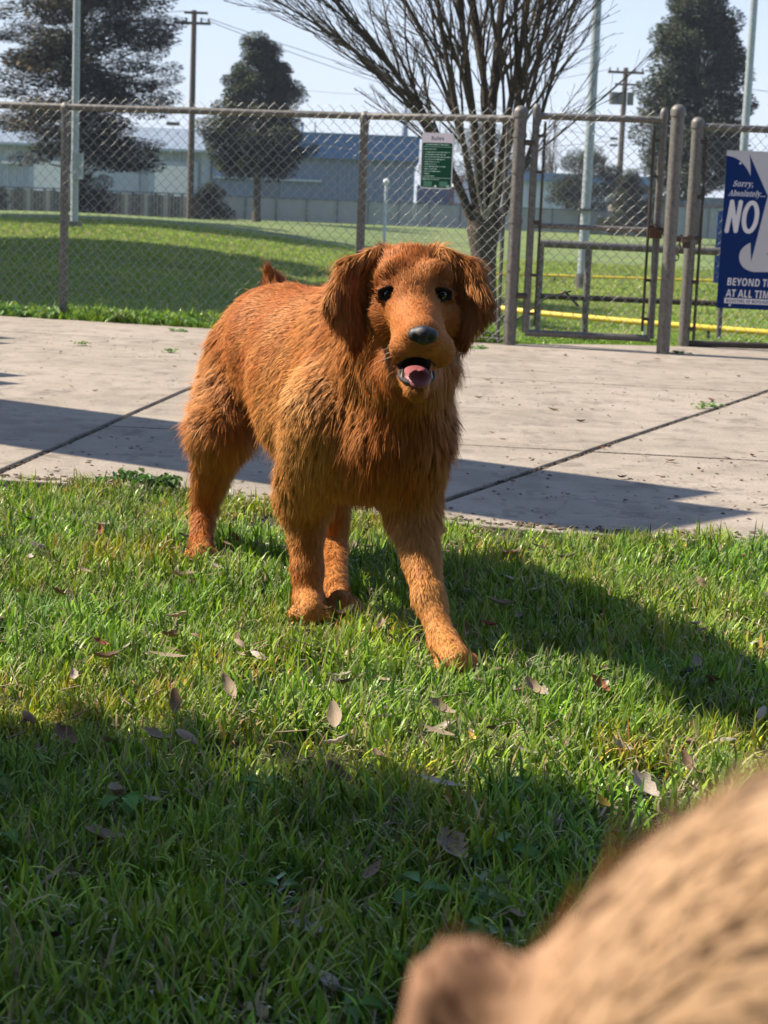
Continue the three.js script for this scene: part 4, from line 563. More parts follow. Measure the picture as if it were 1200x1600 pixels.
  const gm = new THREE.Mesh(mergeGeometries(grit), std([0.12, 0.085, 0.055], 1)); gm.name = 'concrete_grit'; gm.userData = { kind: 'stuff', label: 'dark crumbs and grit scattered over the concrete', category: 'debris' }; gm.castShadow = gm.receiveShadow = true; scene.add(gm);
  const tw = []; for (let i = 0; i < 240; i++) { const z = -1.6 - 3 * r(), x = (r() * 2 - 1) * 0.23 * -z, a = r() * 6.28, L = 0.015 + 0.04 * r(); tw.push(sweep([V(x, 0.025, z), V(x + Math.cos(a) * L, 0.03 + 0.02 * r(), z + Math.sin(a) * L)], [0.0012, 0.0008], 4)); }
  const t2 = new THREE.Mesh(mergeGeometries(tw), std([0.3, 0.22, 0.15], 0.9)); t2.name = 'straw_bits'; t2.userData = { kind: 'stuff', label: 'thin dry stalks scattered through the grass', category: 'straw' }; scene.add(t2);
}
// ---------------------------------------------------------------- animals: distance field, surface nets, fur
// bone: [a, b, ra, rb, {k, flat}]  a tapered capsule between two joints
function capsuleDist(p, b) { const bx = b.bx, by = b.by, bz = b.bz; let px = p[0] - b.a[0], py = p[1] - b.a[1], pz = p[2] - b.a[2]; let h = (px * bx + py * by + pz * bz) / b.l2; h = h < 0 ? 0 : h > 1 ? 1 : h; px -= bx * h; py -= by * h; pz -= bz * h;
  if (b.fn) { const q = px * b.fn[0] + py * b.fn[1] + pz * b.fn[2], e = q * (b.fs - 1); px += b.fn[0] * e; py += b.fn[1] * e; pz += b.fn[2] * e; const l = Math.sqrt(px * px + py * py + pz * pz), r = b.ra + (b.rb - b.ra) * h; return (l - r) * (l > 1e-6 ? 1 / Math.max(1, 1 + (b.fs - 1) * Math.abs(q) * b.fs / l) : 1); }
  return Math.sqrt(px * px + py * py + pz * pz) - (b.ra + (b.rb - b.ra) * h); }
function bone(a, b, ra, rb, o = {}) { const bx = b[0] - a[0], by = b[1] - a[1], bz = b[2] - a[2]; return { a, b, ra, rb, bx, by, bz, l2: Math.max(1e-9, bx * bx + by * by + bz * bz), k: 0.03, len: 0.03, lift: 0.35, col: 0, ...o }; }
function surfaceNets(bones, cell, cuts = [], bounds = null) {
  let lo = [9, 9, 9], hi = [-9, -9, -9]; for (const b of bones) for (const [p, r] of [[b.a, b.ra], [b.b, b.rb]]) for (let c = 0; c < 3; c++) { lo[c] = Math.min(lo[c], p[c] - r - 0.03); hi[c] = Math.max(hi[c], p[c] + r + 0.03); }
  const n = [0, 1, 2].map((c) => Math.ceil((hi[c] - lo[c]) / cell) + 1), F = new Float32Array(n[0] * n[1] * n[2]).fill(1), p = [0, 0, 0];
  for (const b of bones) { const s = [], e = []; for (let c = 0; c < 3; c++) { s[c] = Math.max(0, Math.floor((Math.min(b.a[c] - b.ra, b.b[c] - b.rb) - 0.09 - lo[c]) / cell)); e[c] = Math.min(n[c] - 1, Math.ceil((Math.max(b.a[c] + b.ra, b.b[c] + b.rb) + 0.09 - lo[c]) / cell)); }
    for (let z = s[2]; z <= e[2]; z++) for (let y = s[1]; y <= e[1]; y++) for (let x = s[0]; x <= e[0]; x++) { p[0] = lo[0] + x * cell; p[1] = lo[1] + y * cell; p[2] = lo[2] + z * cell; const i = (z * n[1] + y) * n[0] + x, d = capsuleDist(p, b), f = F[i], h = Math.max(b.k - Math.abs(f - d), 0) / b.k; F[i] = Math.min(f, d) - h * h * b.k * 0.25; } }
  for (const b of cuts) for (let z = 0; z < n[2]; z++) for (let y = 0; y < n[1]; y++) for (let x = 0; x < n[0]; x++) { p[0] = lo[0] + x * cell; p[1] = lo[1] + y * cell; p[2] = lo[2] + z * cell; const i = (z * n[1] + y) * n[0] + x; if (F[i] > 0.05) continue; const d = -capsuleDist(p, b), f = F[i], h = Math.max(b.k - Math.abs(f - d), 0) / b.k; F[i] = Math.max(f, d) + h * h * b.k * 0.25; }
  const id = new Int32Array(F.length).fill(-1), P = [], I = [], nx = n[0], nxy = n[0] * n[1];
  for (let z = 0; z < n[2] - 1; z++) for (let y = 0; y < n[1] - 1; y++) for (let x = 0; x < n[0] - 1; x++) { const i = z * nxy + y * nx + x; let m = 0; const v = []; for (let c = 0; c < 8; c++) { const f = F[i + (c & 1) + ((c >> 1) & 1) * nx + (c >> 2) * nxy]; v.push(f); if (f < 0) m |= 1 << c; } if (m === 0 || m === 255) continue;
    let sx = 0, sy = 0, sz = 0, k = 0; for (let c = 0; c < 8; c++) for (const bit of [1, 2, 4]) { const d = c | bit; if (d === c) continue; if ((v[c] < 0) !== (v[d] < 0)) { const t = v[c] / (v[c] - v[d]); sx += (c & 1) + (bit === 1 ? t : 0); sy += ((c >> 1) & 1) + (bit === 2 ? t : 0); sz += (c >> 2) + (bit === 4 ? t : 0); k++; } }
    id[i] = P.length / 3; P.push(lo[0] + (x + sx / k) * cell, lo[1] + (y + sy / k) * cell, lo[2] + (z + sz / k) * cell); }
  const quad = (a, b, c, d, flip) => { if (a < 0 || b < 0 || c < 0 || d < 0) return; flip ? I.push(a, c, b, b, c, d) : I.push(a, b, c, b, d, c); };
  for (let z = 1; z < n[2] - 1; z++) for (let y = 1; y < n[1] - 1; y++) for (let x = 1; x < n[0] - 1; x++) { const i = z * nxy + y * nx + x, f = F[i] < 0; if (f !== F[i + 1] < 0) quad(id[i - nx - nxy], id[i - nxy], id[i - nx], id[i], !f); if (f !== F[i + nx] < 0) quad(id[i - 1 - nxy], id[i - nxy], id[i - 1], id[i], f); if (f !== F[i + nxy] < 0) quad(id[i - 1 - nx], id[i - nx], id[i - 1], id[i], !f); }
  return rawGeo(P, null, null, I);
}
function looks(p, bones) { // blend of the nearest bones' coat
  let dm = 9; const ds = bones.map((b) => { const d = capsuleDist(p, b); if (d < dm) dm = d; return d; }); let W = 0; const o = { flow: [0, 0, 0], len: 0, lift: 0, dark: 0, pale: 0, red: 0, dens: 0, curl: 0 };
  bones.forEach((b, i) => { const w = Math.exp(-(ds[i] - dm) * 70); if (w < 0.02) return; W += w; for (let c = 0; c < 3; c++) o.flow[c] += b.flow[c] * w; o.len += b.len * w; o.lift += b.lift * w; o.dark += (b.dark ?? 0) * w; o.pale += (b.pale ?? 0) * w; o.red += (b.red ?? 0) * w; o.dens += (b.dens ?? 1) * w; o.curl += (b.curl ?? 0.13) * w; });
  for (const k of ['len', 'lift', 'dark', 'pale', 'red', 'dens', 'curl']) o[k] /= W; return o;
}
function fur(geo, bones, opt) { // strands on a skin
  const r = RNG(opt.seed), pos = geo.attributes.position, nor = geo.attributes.normal, ix = geo.index, nt = ix.count / 3, cum = new Float32Array(nt); let acc = 0; const a = V(), b = V(), c = V(), e = V(), f = V();
  for (let t = 0; t < nt; t++) { a.fromBufferAttribute(pos, ix.getX(t * 3)); b.fromBufferAttribute(pos, ix.getX(t * 3 + 1)); c.fromBufferAttribute(pos, ix.getX(t * 3 + 2)); acc += e.subVectors(b, a).cross(f.subVectors(c, a)).length() * 0.5; cum[t] = acc; }
  const pick = () => { const q = r() * acc; let lo = 0, hi = nt - 1; while (lo < hi) { const m = (lo + hi) >> 1; cum[m] < q ? (lo = m + 1) : (hi = m); } let u = r(), v = r(); if (u + v > 1) { u = 1 - u; v = 1 - v; } const w = 1 - u - v, i0 = ix.getX(lo * 3), i1 = ix.getX(lo * 3 + 1), i2 = ix.getX(lo * 3 + 2);
    return [V(pos.getX(i0) * w + pos.getX(i1) * u + pos.getX(i2) * v, pos.getY(i0) * w + pos.getY(i1) * u + pos.getY(i2) * v, pos.getZ(i0) * w + pos.getZ(i1) * u + pos.getZ(i2) * v), V(nor.getX(i0) * w + nor.getX(i1) * u + nor.getX(i2) * v, nor.getY(i0) * w + nor.getY(i1) * u + nor.getY(i2) * v, nor.getZ(i0) * w + nor.getZ(i1) * u + nor.getZ(i2) * v).normalize()]; };
  // clump centres in a spatial hash
  const cs = opt.clump, hash = new Map(), key = (x, y, z) => x * 73856093 ^ y * 19349663 ^ z * 83492791; for (let i = 0; i < opt.clumps; i++) { const [p] = pick(); const k = key(Math.floor(p.x / cs), Math.floor(p.y / cs), Math.floor(p.z / cs)); if (!hash.has(k)) hash.set(k, []); hash.get(k).push({ p, s: V(r() - 0.5, r() - 0.5, r() - 0.5), v: r(), l: 0.8 + 0.4 * r() }); }
  const near = (p) => { let best = null, bd = 9; const x = Math.floor(p.x / cs), y = Math.floor(p.y / cs), z = Math.floor(p.z / cs); for (let i = -1; i <= 1; i++) for (let j = -1; j <= 1; j++) for (let k = -1; k <= 1; k++) { const L = hash.get(key(x + i, y + j, z + k)); if (L) for (const q of L) { const d = q.p.distanceToSquared(p); if (d < bd) { bd = d; best = q; } } } return best; };
  const P = [], N = [], C = [], I = []; const S = opt.segs ?? 3; const fl = V(), d = V(), sd = V(), pt = V(), nn = V();
  for (let i = 0; i < opt.count; i++) { const [p, n] = pick(); if (opt.skip && opt.skip(p, n)) continue; const lk = looks([p.x, p.y, p.z], bones); if (lk.dens < 1 && r() > lk.dens) continue;
    fl.set(...lk.flow); const wig = opt.wig ?? 0.35; fl.x += wig * noise3(p.x * 14, p.y * 14, p.z * 14); fl.y += wig * noise3(p.x * 14, p.y * 14, p.z * 14 + 40); fl.z += wig * noise3(p.x * 14 + 40, p.y * 14, p.z * 14);
    fl.addScaledVector(n, -fl.dot(n)); fl.normalize(); const cl = near(p); if (cl) { fl.addScaledVector(cl.s, 1.1 * lk.curl); }
    fl.x += (r() - 0.5) * 0.18; fl.y += (r() - 0.5) * 0.18; fl.z += (r() - 0.5) * 0.18; fl.normalize();
    const stray = r() < 0.03, L = lk.len * (0.6 + 0.6 * r()) * (cl ? cl.l : 1) * (stray ? 1.35 : 1), lift = lk.lift * (0.7 + 0.6 * r()) + (stray ? 0.2 : 0);
    d.copy(n).multiplyScalar(lift).addScaledVector(fl, 1 - lift * 0.6).normalize(); const w0 = opt.width * (0.7 + 0.6 * r()) * (L > 0.02 ? 1.15 : 1); const s = P.length / 3; pt.copy(p).addScaledVector(n, -Math.min(0.002, lk.len * 0.05));
    const ev = opt.even ?? 1, tone = (1 + ev * (0.56 * r() - 0.28)) * (1 + ev * (0.4 * (cl ? cl.v : 0.5) - 0.2)); const red = clamp(lk.red + ev * 0.35 * noise3(p.x * 9, p.y * 9, p.z * 9), 0, 1), pale = clamp(lk.pale + ev * 0.3 * noise3(p.x * 12, p.y * 12, p.z * 12 + 9), 0, 1);
    const mid = opt.colour(red, pale, lk.dark); const jit = (r() - 0.5) * 0.5, jit2 = -0.25 + 0.2 * r(), ph = r() * 6, wv = lk.curl * 0.35;
    for (let k = 0; k <= S; k++) { const u = k / S; sd.copy(n).cross(d); if (sd.lengthSq() < 1e-8) sd.set(1, 0, 0); sd.normalize(); const tw = (i % 7 - 3) * 0.12; sd.multiplyScalar(Math.cos(tw)).addScaledVector(n, Math.sin(tw) * 0.6).normalize();
      const ww = k === S ? 0 : w0 * 0.5 * (1 - 0.55 * u * u); nn.copy(n).multiplyScalar(0.75).addScaledVector(sd, jit).addScaledVector(d, jit2); nn.normalize(); const cc = tone;
      const q = cl ? u * u * (opt.pull ?? 0.3) : 0; let X = pt.x, Y = pt.y, Z = pt.z; if (cl) { const tx = cl.p.x - p.x, ty = cl.p.y - p.y, tz = cl.p.z - p.z; X += tx * q; Y += ty * q; Z += tz * q; }
      if (k < S) { P.push(X - sd.x * ww, Y - sd.y * ww, Z - sd.z * ww, X + sd.x * ww, Y + sd.y * ww, Z + sd.z * ww); N.push(nn.x, nn.y, nn.z, nn.x, nn.y, nn.z); for (let m = 0; m < 2; m++) C.push(mid[0] * cc, mid[1] * cc, mid[2] * cc); } else { P.push(X, Y, Z); N.push(nn.x, nn.y, nn.z); C.push(mid[0] * cc, mid[1] * cc, mid[2] * cc); }
      pt.addScaledVector(d, L / S); d.addScaledVector(fl, 0.28); d.y -= 0.1 * (L > 0.025 ? 1.4 : 0.3); d.x += wv * Math.sin(ph + u * 7) * 0.5; d.z += wv * Math.cos(ph + u * 6) * 0.5; d.normalize(); }
    for (let k = 0; k < S; k++) { const q = s + k * 2; if (k < S - 1) I.push(q, q + 2, q + 1, q + 1, q + 2, q + 3); else I.push(q, q + 2, q + 1); } }
  return rawGeo(P, N, null, I, C);
}
const furMat = phys([1, 1, 1], 0.56, { vertexColors: true, specularIntensity: 0.6, specularColor: lin(1, 0.66, 0.4) });
{ // golden dog walking towards the viewer
  const J = {
    withers: [-0.079, 0.552, -3.62], upChest: [-0.022, 0.475, -3.47], loChest: [-0.03, 0.362, -3.44], prost: [0.018, 0.388, -3.34], ribs: [-0.134, 0.458, -3.74], loRibs: [-0.141, 0.382, -3.72], loin: [-0.217, 0.492, -3.93], croup: [-0.255, 0.49, -4.06], tuck: [-0.227, 0.405, -3.92], rump: [-0.293, 0.442, -4.16],
    tail0: [-0.266, 0.534, -4.2], tail1: [-0.27, 0.595, -4.28], tail2: [-0.282, 0.621, -4.27], rhHip: [-0.306, 0.434, -4.08], rhKnee: [-0.357, 0.302, -3.96], rhHock: [-0.402, 0.115, -4.13], rhFoot: [-0.405, 0.03, -4.06], rhToe: [-0.395, 0.022, -4.0],
    lhHip: [-0.176, 0.451, -3.95], lhKnee: [-0.109, 0.305, -3.72], lhHock: [-0.103, 0.103, -3.8], lhFoot: [-0.09, 0.03, -3.62], lhToe: [-0.075, 0.022, -3.54], rfSh: [-0.099, 0.419, -3.4], rfElb: [-0.155, 0.23, -3.56], rfCarp: [-0.144, 0.095, -3.53], rfPast: [-0.139, 0.036, -3.51], rfToe: [-0.134, 0.024, -3.46],
    lfSh: [0.032, 0.419, -3.35], lfElb: [0.053, 0.239, -3.37], lfCarp: [0.086, 0.108, -3.235], lfPast: [0.114, 0.042, -3.16], lfToe: [0.134, 0.03, -3.1], neck0: [-0.044, 0.546, -3.55], neck1: [0.017, 0.608, -3.27], throat: [0.026, 0.511, -3.28], ruffL: [-0.04, 0.522, -3.32], ruffR: [0.075, 0.516, -3.32],
    cran: [0.028, 0.66, -3.13], cranB: [0.024, 0.65, -3.2], cheekL: [0.003, 0.612, -3.09], cheekR: [0.07, 0.614, -3.09], browL: [0.0, 0.677, -3.072], browR: [0.068, 0.678, -3.072], stop: [0.035, 0.642, -3.06], muz0: [0.037, 0.62, -3.04], muz1: [0.047, 0.592, -2.93], flewL: [0.026, 0.57, -2.96], flewR: [0.074, 0.57, -2.96], jaw0: [0.038, 0.538, -3.08], jaw1: [0.044, 0.505, -2.972],
    earL0: [-0.027, 0.704, -3.13], earL1: [-0.068, 0.676, -3.125], earL2: [-0.078, 0.635, -3.11], earL3: [-0.058, 0.584, -3.09], earR0: [0.079, 0.708, -3.13], earR1: [0.12, 0.682, -3.125], earR2: [0.133, 0.641, -3.11], earR3: [0.12, 0.59, -3.09],
  };
  const BK = [-0.38, 0, -0.92], mix = (b, d, x = 0, z = 0) => [BK[0] * b + x, -d, BK[2] * b + z];
  const B = (a, b, ra, rb, o) => bone(J[a], J[b], ra, rb, o);
  const body = [
    B('withers', 'loin', 0.082, 0.095, { k: 0.07, flow: mix(0.9, 0.35), len: 0.024, lift: 0.18, red: 0.75, pale: 0.05 }), B('upChest', 'ribs', 0.118, 0.13, { k: 0.07, flow: mix(0.7, 0.55), len: 0.026, lift: 0.2, red: 0.4, pale: 0.25 }), B('loChest', 'loRibs', 0.1, 0.1, { k: 0.07, flow: mix(0.45, 0.8), len: 0.038, lift: 0.27, red: 0.15, pale: 0.5, curl: 0.45 }), B('upChest', 'prost', 0.112, 0.08, { k: 0.06, flow: mix(0.1, 1), len: 0.035, lift: 0.3, red: 0.75, pale: 0.02, curl: 0.4 }), B('prost', 'loChest', 0.088, 0.1, { k: 0.05, flow: mix(0.2, 1), len: 0.042, lift: 0.28, red: 0.6, pale: 0.08, curl: 0.45 }),
    B('ribs', 'loin', 0.13, 0.108, { k: 0.06, flow: mix(0.8, 0.5), len: 0.022, lift: 0.16, red: 0.65, pale: 0.1 }), B('loin', 'croup', 0.112, 0.108, { k: 0.06, flow: mix(0.75, 0.55), len: 0.022, lift: 0.16, red: 0.7, pale: 0.08 }), B('loRibs', 'tuck', 0.096, 0.06, { k: 0.06, flow: mix(0.7, 0.75), len: 0.05, lift: 0.3, red: 0.2, pale: 0.35, curl: 0.4 }), B('croup', 'rump', 0.105, 0.08, { k: 0.05, flow: mix(0.5, 0.8), len: 0.025, lift: 0.18, red: 0.6, pale: 0.12 }),
    B('tail0', 'tail1', 0.028, 0.02, { k: 0.02, flow: [0, 1, -0.3], len: 0.03, lift: 0.3, red: 0.7 }), B('tail1', 'tail2', 0.02, 0.012, { k: 0.02, flow: [-0.5, 1, 0], len: 0.03, lift: 0.3, red: 0.7 }),
    B('rhHip', 'rhKnee', 0.1, 0.062, { k: 0.045, flow: mix(0.4, 1), len: 0.04, lift: 0.34, red: 0.3, pale: 0.3, curl: 0.6 }), B('rump', 'rhKnee', 0.06, 0.05, { k: 0.04, flow: mix(0.6, 1), len: 0.055, lift: 0.4, red: 0.2, pale: 0.4, curl: 0.7 }), B('rhKnee', 'rhHock', 0.056, 0.027, { k: 0.03, flow: mix(0.4, 1), len: 0.032, lift: 0.34, red: 0.4, pale: 0.2, curl: 0.55 }), B('rhHock', 'rhFoot', 0.026, 0.024, { k: 0.015, flow: mix(0.2, 1), len: 0.016, lift: 0.26, red: 0.5 }), B('rhFoot', 'rhToe', 0.026, 0.026, { k: 0.015, flow: [0, -0.4, 1], len: 0.012, lift: 0.25, red: 0.5 }),
    B('lhHip', 'lhKnee', 0.09, 0.06, { k: 0.04, flow: mix(0.4, 1), len: 0.035, lift: 0.3, red: 0.3, pale: 0.2 }), B('lhKnee', 'lhHock', 0.05, 0.027, { k: 0.025, flow: mix(0.4, 1), len: 0.028, lift: 0.3, pale: 0.25 }), B('lhHock', 'lhFoot', 0.026, 0.024, { k: 0.012, flow: mix(0.1, 1), len: 0.014, lift: 0.25, pale: 0.2 }), B('lhFoot', 'lhToe', 0.026, 0.026, { k: 0.012, flow: [0, -0.4, 1], len: 0.012, lift: 0.25, pale: 0.2 }),
    B('rfSh', 'rfElb', 0.088, 0.056, { k: 0.045, flow: mix(0.35, 1), len: 0.036, lift: 0.32, red: 0.2, pale: 0.55, curl: 0.5 }), B('rfElb', 'rfCarp', 0.046, 0.027, { k: 0.022, flow: mix(0.25, 1), len: 0.014, lift: 0.26, red: 0.35, pale: 0.3 }), bone(J.rfCarp, [J.rfCarp[0], J.rfCarp[1] - 0.014, J.rfCarp[2] + 0.004], 0.03, 0.029, { k: 0.015, flow: [0, -1, 0], len: 0.01, lift: 0.22, red: 0.4, pale: 0.2 }), B('rfCarp', 'rfPast', 0.026, 0.025, { k: 0.015, flow: mix(0.05, 1), len: 0.012, lift: 0.25, red: 0.45 }), B('rfPast', 'rfToe', 0.031, 0.027, { k: 0.015, flow: [0, -0.5, 1], len: 0.009, lift: 0.22, red: 0.1, pale: 0.35 }),
    B('lfSh', 'lfElb', 0.074, 0.05, { k: 0.045, flow: mix(0.2, 1), len: 0.036, lift: 0.3, red: 0.35, pale: 0.3, curl: 0.4 }), B('lfElb', 'lfCarp', 0.047, 0.026, { k: 0.022, flow: mix(0.15, 1), len: 0.013, lift: 0.24, red: 0.15, pale: 0.5 }), bone(J.lfCarp, [J.lfCarp[0] + 0.004, J.lfCarp[1] - 0.012, J.lfCarp[2] + 0.006], 0.029, 0.028, { k: 0.015, flow: [0.1, -1, 0.2], len: 0.01, lift: 0.22, pale: 0.5 }), B('lfCarp', 'lfPast', 0.025, 0.024, { k: 0.015, flow: [0.2, -1, 0.3], len: 0.01, lift: 0.22, red: 0.1, pale: 0.45 }), B('lfPast', 'lfToe', 0.03, 0.027, { k: 0.015, flow: [0.15, -0.6, 1], len: 0.009, lift: 0.22, red: 0, pale: 0.5 }),
    B('neck0', 'neck1', 0.1, 0.08, { k: 0.06, flow: mix(0.6, 0.7), len: 0.042, lift: 0.3, red: 0.55, pale: 0.15, curl: 0.35 }), B('upChest', 'throat', 0.1, 0.07, { k: 0.05, flow: mix(0.1, 1), len: 0.035, lift: 0.3, red: 0.45, pale: 0.15, curl: 0.4 }), B('ruffL', 'neck1', 0.042, 0.066, { k: 0.04, flow: [-0.15, -1, -0.2], len: 0.036, lift: 0.34, red: 0.4, pale: 0.25, curl: 0.4 }), B('ruffR', 'neck1', 0.042, 0.066, { k: 0.04, flow: [0.15, -1, -0.2], len: 0.036, lift: 0.34, red: 0.4, pale: 0.15, curl: 0.4 }),
  ];
  // toes: four on each paw
  for (const [pt, dx, dz] of [['rhToe', 0.2, 1], ['lhToe', 0.35, 1], ['rfToe', 0.1, 1], ['lfToe', 0.35, 1]]) { const t = J[pt], l = Math.hypot(dx, dz), fx = dx / l, fz = dz / l; for (let q = 0; q < 4; q++) { const s = (q - 1.5) * 0.0185, f = 0.02 - Math.abs(q - 1.5) * 0.006; body.push(bone([t[0] + fz * s, t[1] - 0.002, t[2] - fx * s], [t[0] + fz * s * 1.2 + fx * f, t[1] - 0.008, t[2] - fx * s * 1.2 + fz * f], 0.0145, 0.012, { k: 0.004, flow: [fx, -0.4, fz], len: 0.006, lift: 0.25, red: 0, pale: 0.5 })); } }
  const head = [
    B('neck1', 'cranB', 0.085, 0.07, { k: 0.03, flow: [0, -0.6, -1], len: 0.03, lift: 0.25, red: 0.5 }), B('cran', 'cranB', 0.065, 0.066, { k: 0.02, flow: [0, 0.45, -1], len: 0.02, lift: 0.3, red: 0.5, pale: 0.1 }), B('cran', 'stop', 0.06, 0.046, { k: 0.02, flow: [0, 0.8, -0.6], len: 0.013, lift: 0.28, red: 0.5, pale: 0.1 }), B('cheekL', 'cranB', 0.037, 0.055, { k: 0.02, flow: [-0.6, -0.5, -0.8], len: 0.014, lift: 0.24, red: 0.45, pale: 0.1 }), B('cheekR', 'cranB', 0.037, 0.055, { k: 0.02, flow: [0.6, -0.5, -0.8], len: 0.014, lift: 0.24, red: 0.45, pale: 0.1 }),
    B('browL', 'stop', 0.028, 0.024, { k: 0.016, flow: [-0.4, 0.8, -0.4], len: 0.012, lift: 0.26, red: 0.5 }), B('browR', 'stop', 0.028, 0.024, { k: 0.016, flow: [0.4, 0.8, -0.4], len: 0.012, lift: 0.26, red: 0.5 }), B('muz0', 'muz1', 0.041, 0.0285, { k: 0.018, flow: [0, 0.6, -1], len: 0.006, lift: 0.2, red: 0.45, pale: 0.05 }), B('muz0', 'flewL', 0.036, 0.0255, { k: 0.014, flow: [-0.8, 0.1, -1], len: 0.006, lift: 0.2, red: 0.4, pale: 0.1 }), B('muz0', 'flewR', 0.036, 0.0255, { k: 0.014, flow: [0.8, 0.1, -1], len: 0.006, lift: 0.2, red: 0.4, pale: 0.1 }), B('flewL', 'muz1', 0.025, 0.027, { k: 0.012, flow: [-0.6, 0.3, -1], len: 0.005, lift: 0.2, red: 0.35, pale: 0.1 }), B('flewR', 'muz1', 0.025, 0.027, { k: 0.012, flow: [0.6, 0.3, -1], len: 0.005, lift: 0.2, red: 0.35, pale: 0.1 }),
    B('cheekL', 'jaw0', 0.034, 0.03, { k: 0.02, flow: [-0.5, -0.8, -0.6], len: 0.014, lift: 0.28, red: 0.4 }), B('cheekR', 'jaw0', 0.034, 0.03, { k: 0.02, flow: [0.5, -0.8, -0.6], len: 0.014, lift: 0.28, red: 0.4 }), B('jaw0', 'jaw1', 0.029, 0.019, { k: 0.008, flow: [0, -0.7, -0.8], len: 0.008, lift: 0.25, red: 0.2, pale: 0.3 }), B('throat', 'jaw0', 0.06, 0.03, { k: 0.02, flow: [0, -1, -0.3], len: 0.03, lift: 0.3, red: 0.5 }),
  ];
  for (const [s, e] of [['L', -1], ['R', 1]]) { const fn = A3([e * 0.55, 0.05, -0.83]).normalize().toArray(), o = { fn, fs: 2.6, k: 0.012, curl: 0.4, red: 0.45, lift: 0.14 };
    head.push(B('ear' + s + '0', 'ear' + s + '1', 0.024, 0.031, { ...o, flow: [e * 0.55, -1, 0], len: 0.026, pale: 0.3, k: 0.02 }), B('ear' + s + '1', 'ear' + s + '2', 0.031, e < 0 ? 0.036 : 0.032, { ...o, flow: [e * 0.25, -1, 0.1], len: 0.036, pale: 0.3 }), B('ear' + s + '2', 'ear' + s + '3', e < 0 ? 0.036 : 0.032, 0.018, { ...o, flow: [-e * 0.1, -1, 0.15], len: 0.036, pale: 0.2 })); }
  const eyeC = [[-0.006, 0.651, -3.052], [0.08, 0.653, -3.052]]; for (const c of eyeC) { const e = Math.sign(c[0] - 0.037), lid = { k: 0.006, flow: [e * 0.7, 0.6, -0.6], len: 0.006, lift: 0.22, red: 0.9, dark: 0.65 }; head.push(bone([c[0] - 0.015, c[1] + 0.004, c[2] + 0.001], [c[0], c[1] + 0.0095, c[2] + 0.006], 0.006, 0.0068, lid), bone([c[0], c[1] + 0.0095, c[2] + 0.006], [c[0] + 0.015, c[1] + 0.004, c[2] + 0.001], 0.0068, 0.006, lid), bone([c[0] - 0.014, c[1] - 0.006, c[2]], [c[0] + 0.014, c[1] - 0.006, c[2]], 0.0065, 0.0065, { ...lid, flow: [e * 0.7, -0.6, -0.6] })); }
  const cuts = eyeC.map((c) => bone([c[0] - 0.008, c[1], c[2] + 0.0115], [c[0] + 0.008, c[1], c[2] + 0.0115], 0.0104, 0.0104, { k: 0.004 }));
  cuts.push(bone([0.039, 0.541, -3.05], [0.044, 0.536, -2.9], 0.026, 0.029, { k: 0.006, fn: [0, 1, 0], fs: 1.25 }));
  cuts.push(bone([0.032, 0.543, -2.985], [0.008, 0.555, -3.035], 0.011, 0.006, { k: 0.005 }), bone([0.058, 0.543, -2.985], [0.08, 0.556, -3.035], 0.011, 0.006, { k: 0.005 }));
  const mouthD = (x) => Math.min(capsuleDist(x, cuts[2]), capsuleDist(x, cuts[3]), capsuleDist(x, cuts[4]));
  const bodyG = surfaceNets(body, 0.0085), headG = surfaceNets(head, 0.0036, cuts), all = [...body, ...head];
  const colour = (red, pale, dk) => [lerp(lerp(0.41, 0.3, red), 0.6, pale), lerp(lerp(0.128, 0.075, red), 0.31, pale), lerp(lerp(0.021, 0.012, red), 0.095, pale)].map((v) => v * (1 - dk));
  const nose = [0.05, 0.594, -2.9], mouthC = [0.042, 0.547, -2.98];
  const paint = (g, bs) => { const p = g.attributes.position, C = []; for (let i = 0; i < p.count; i++) { const x = [p.getX(i), p.getY(i), p.getZ(i)], l = looks(x, bs), c = colour(l.red, l.pale, 0); const inMouth = mouthD(x) < 0.0035; const inEye = Math.min(capsuleDist(x, cuts[0]), capsuleDist(x, cuts[1])) < 0.003; if (inMouth) C.push(0.03, 0.014, 0.013); else if (inEye) C.push(0.02, 0.013, 0.01); else C.push(...c); } g.setAttribute('color', new THREE.Float32BufferAttribute(C, 3)); };
  paint(bodyG, body); paint(headG, head);
  const dog = thing('golden_dog', 'red-golden long-haired dog walking over the grass towards the viewer, mouth open', 'dog');
  const skin = part('body', mergeGeometries([bodyG, headG]), std([1, 1, 1], 0.9, { vertexColors: true }), dog);
  const skipHead = (p) => { if (mouthD([p.x, p.y, p.z]) < 0.0035) return true; for (const c of cuts.slice(0, 2)) if (capsuleDist([p.x, p.y, p.z], c) < 0.002) return true; return Math.hypot((p.x - nose[0]) / 0.02, (p.y - nose[1]) / 0.017, (p.z - nose[2]) / 0.022) < 1; };
  stuff('body_fur', fur(bodyG, body, { seed: 401, count: 300000, width: 0.0011, even: 0.6, clump: 0.012, clumps: 20000, colour, skip: (p) => p.z > -3.2 && p.y > 0.55 && capsuleDist([p.x, p.y, p.z], head[0]) < -0.01 }), furMat, skin);
  stuff('head_fur', fur(headG, head, { seed: 403, count: 115000, width: 0.0009, even: 0.6, clump: 0.008, clumps: 9000, colour, skip: skipHead }), furMat, skin);
  // nose, eyes, tongue, teeth, lips
  const black = phys([0.016, 0.014, 0.014], 0.5, { clearcoat: 0.15, clearcoatRoughness: 0.4, bumpMap: dataTex(128, (u, v) => nB(u * 2, v * 2), 1), bumpScale: 0.00025 });
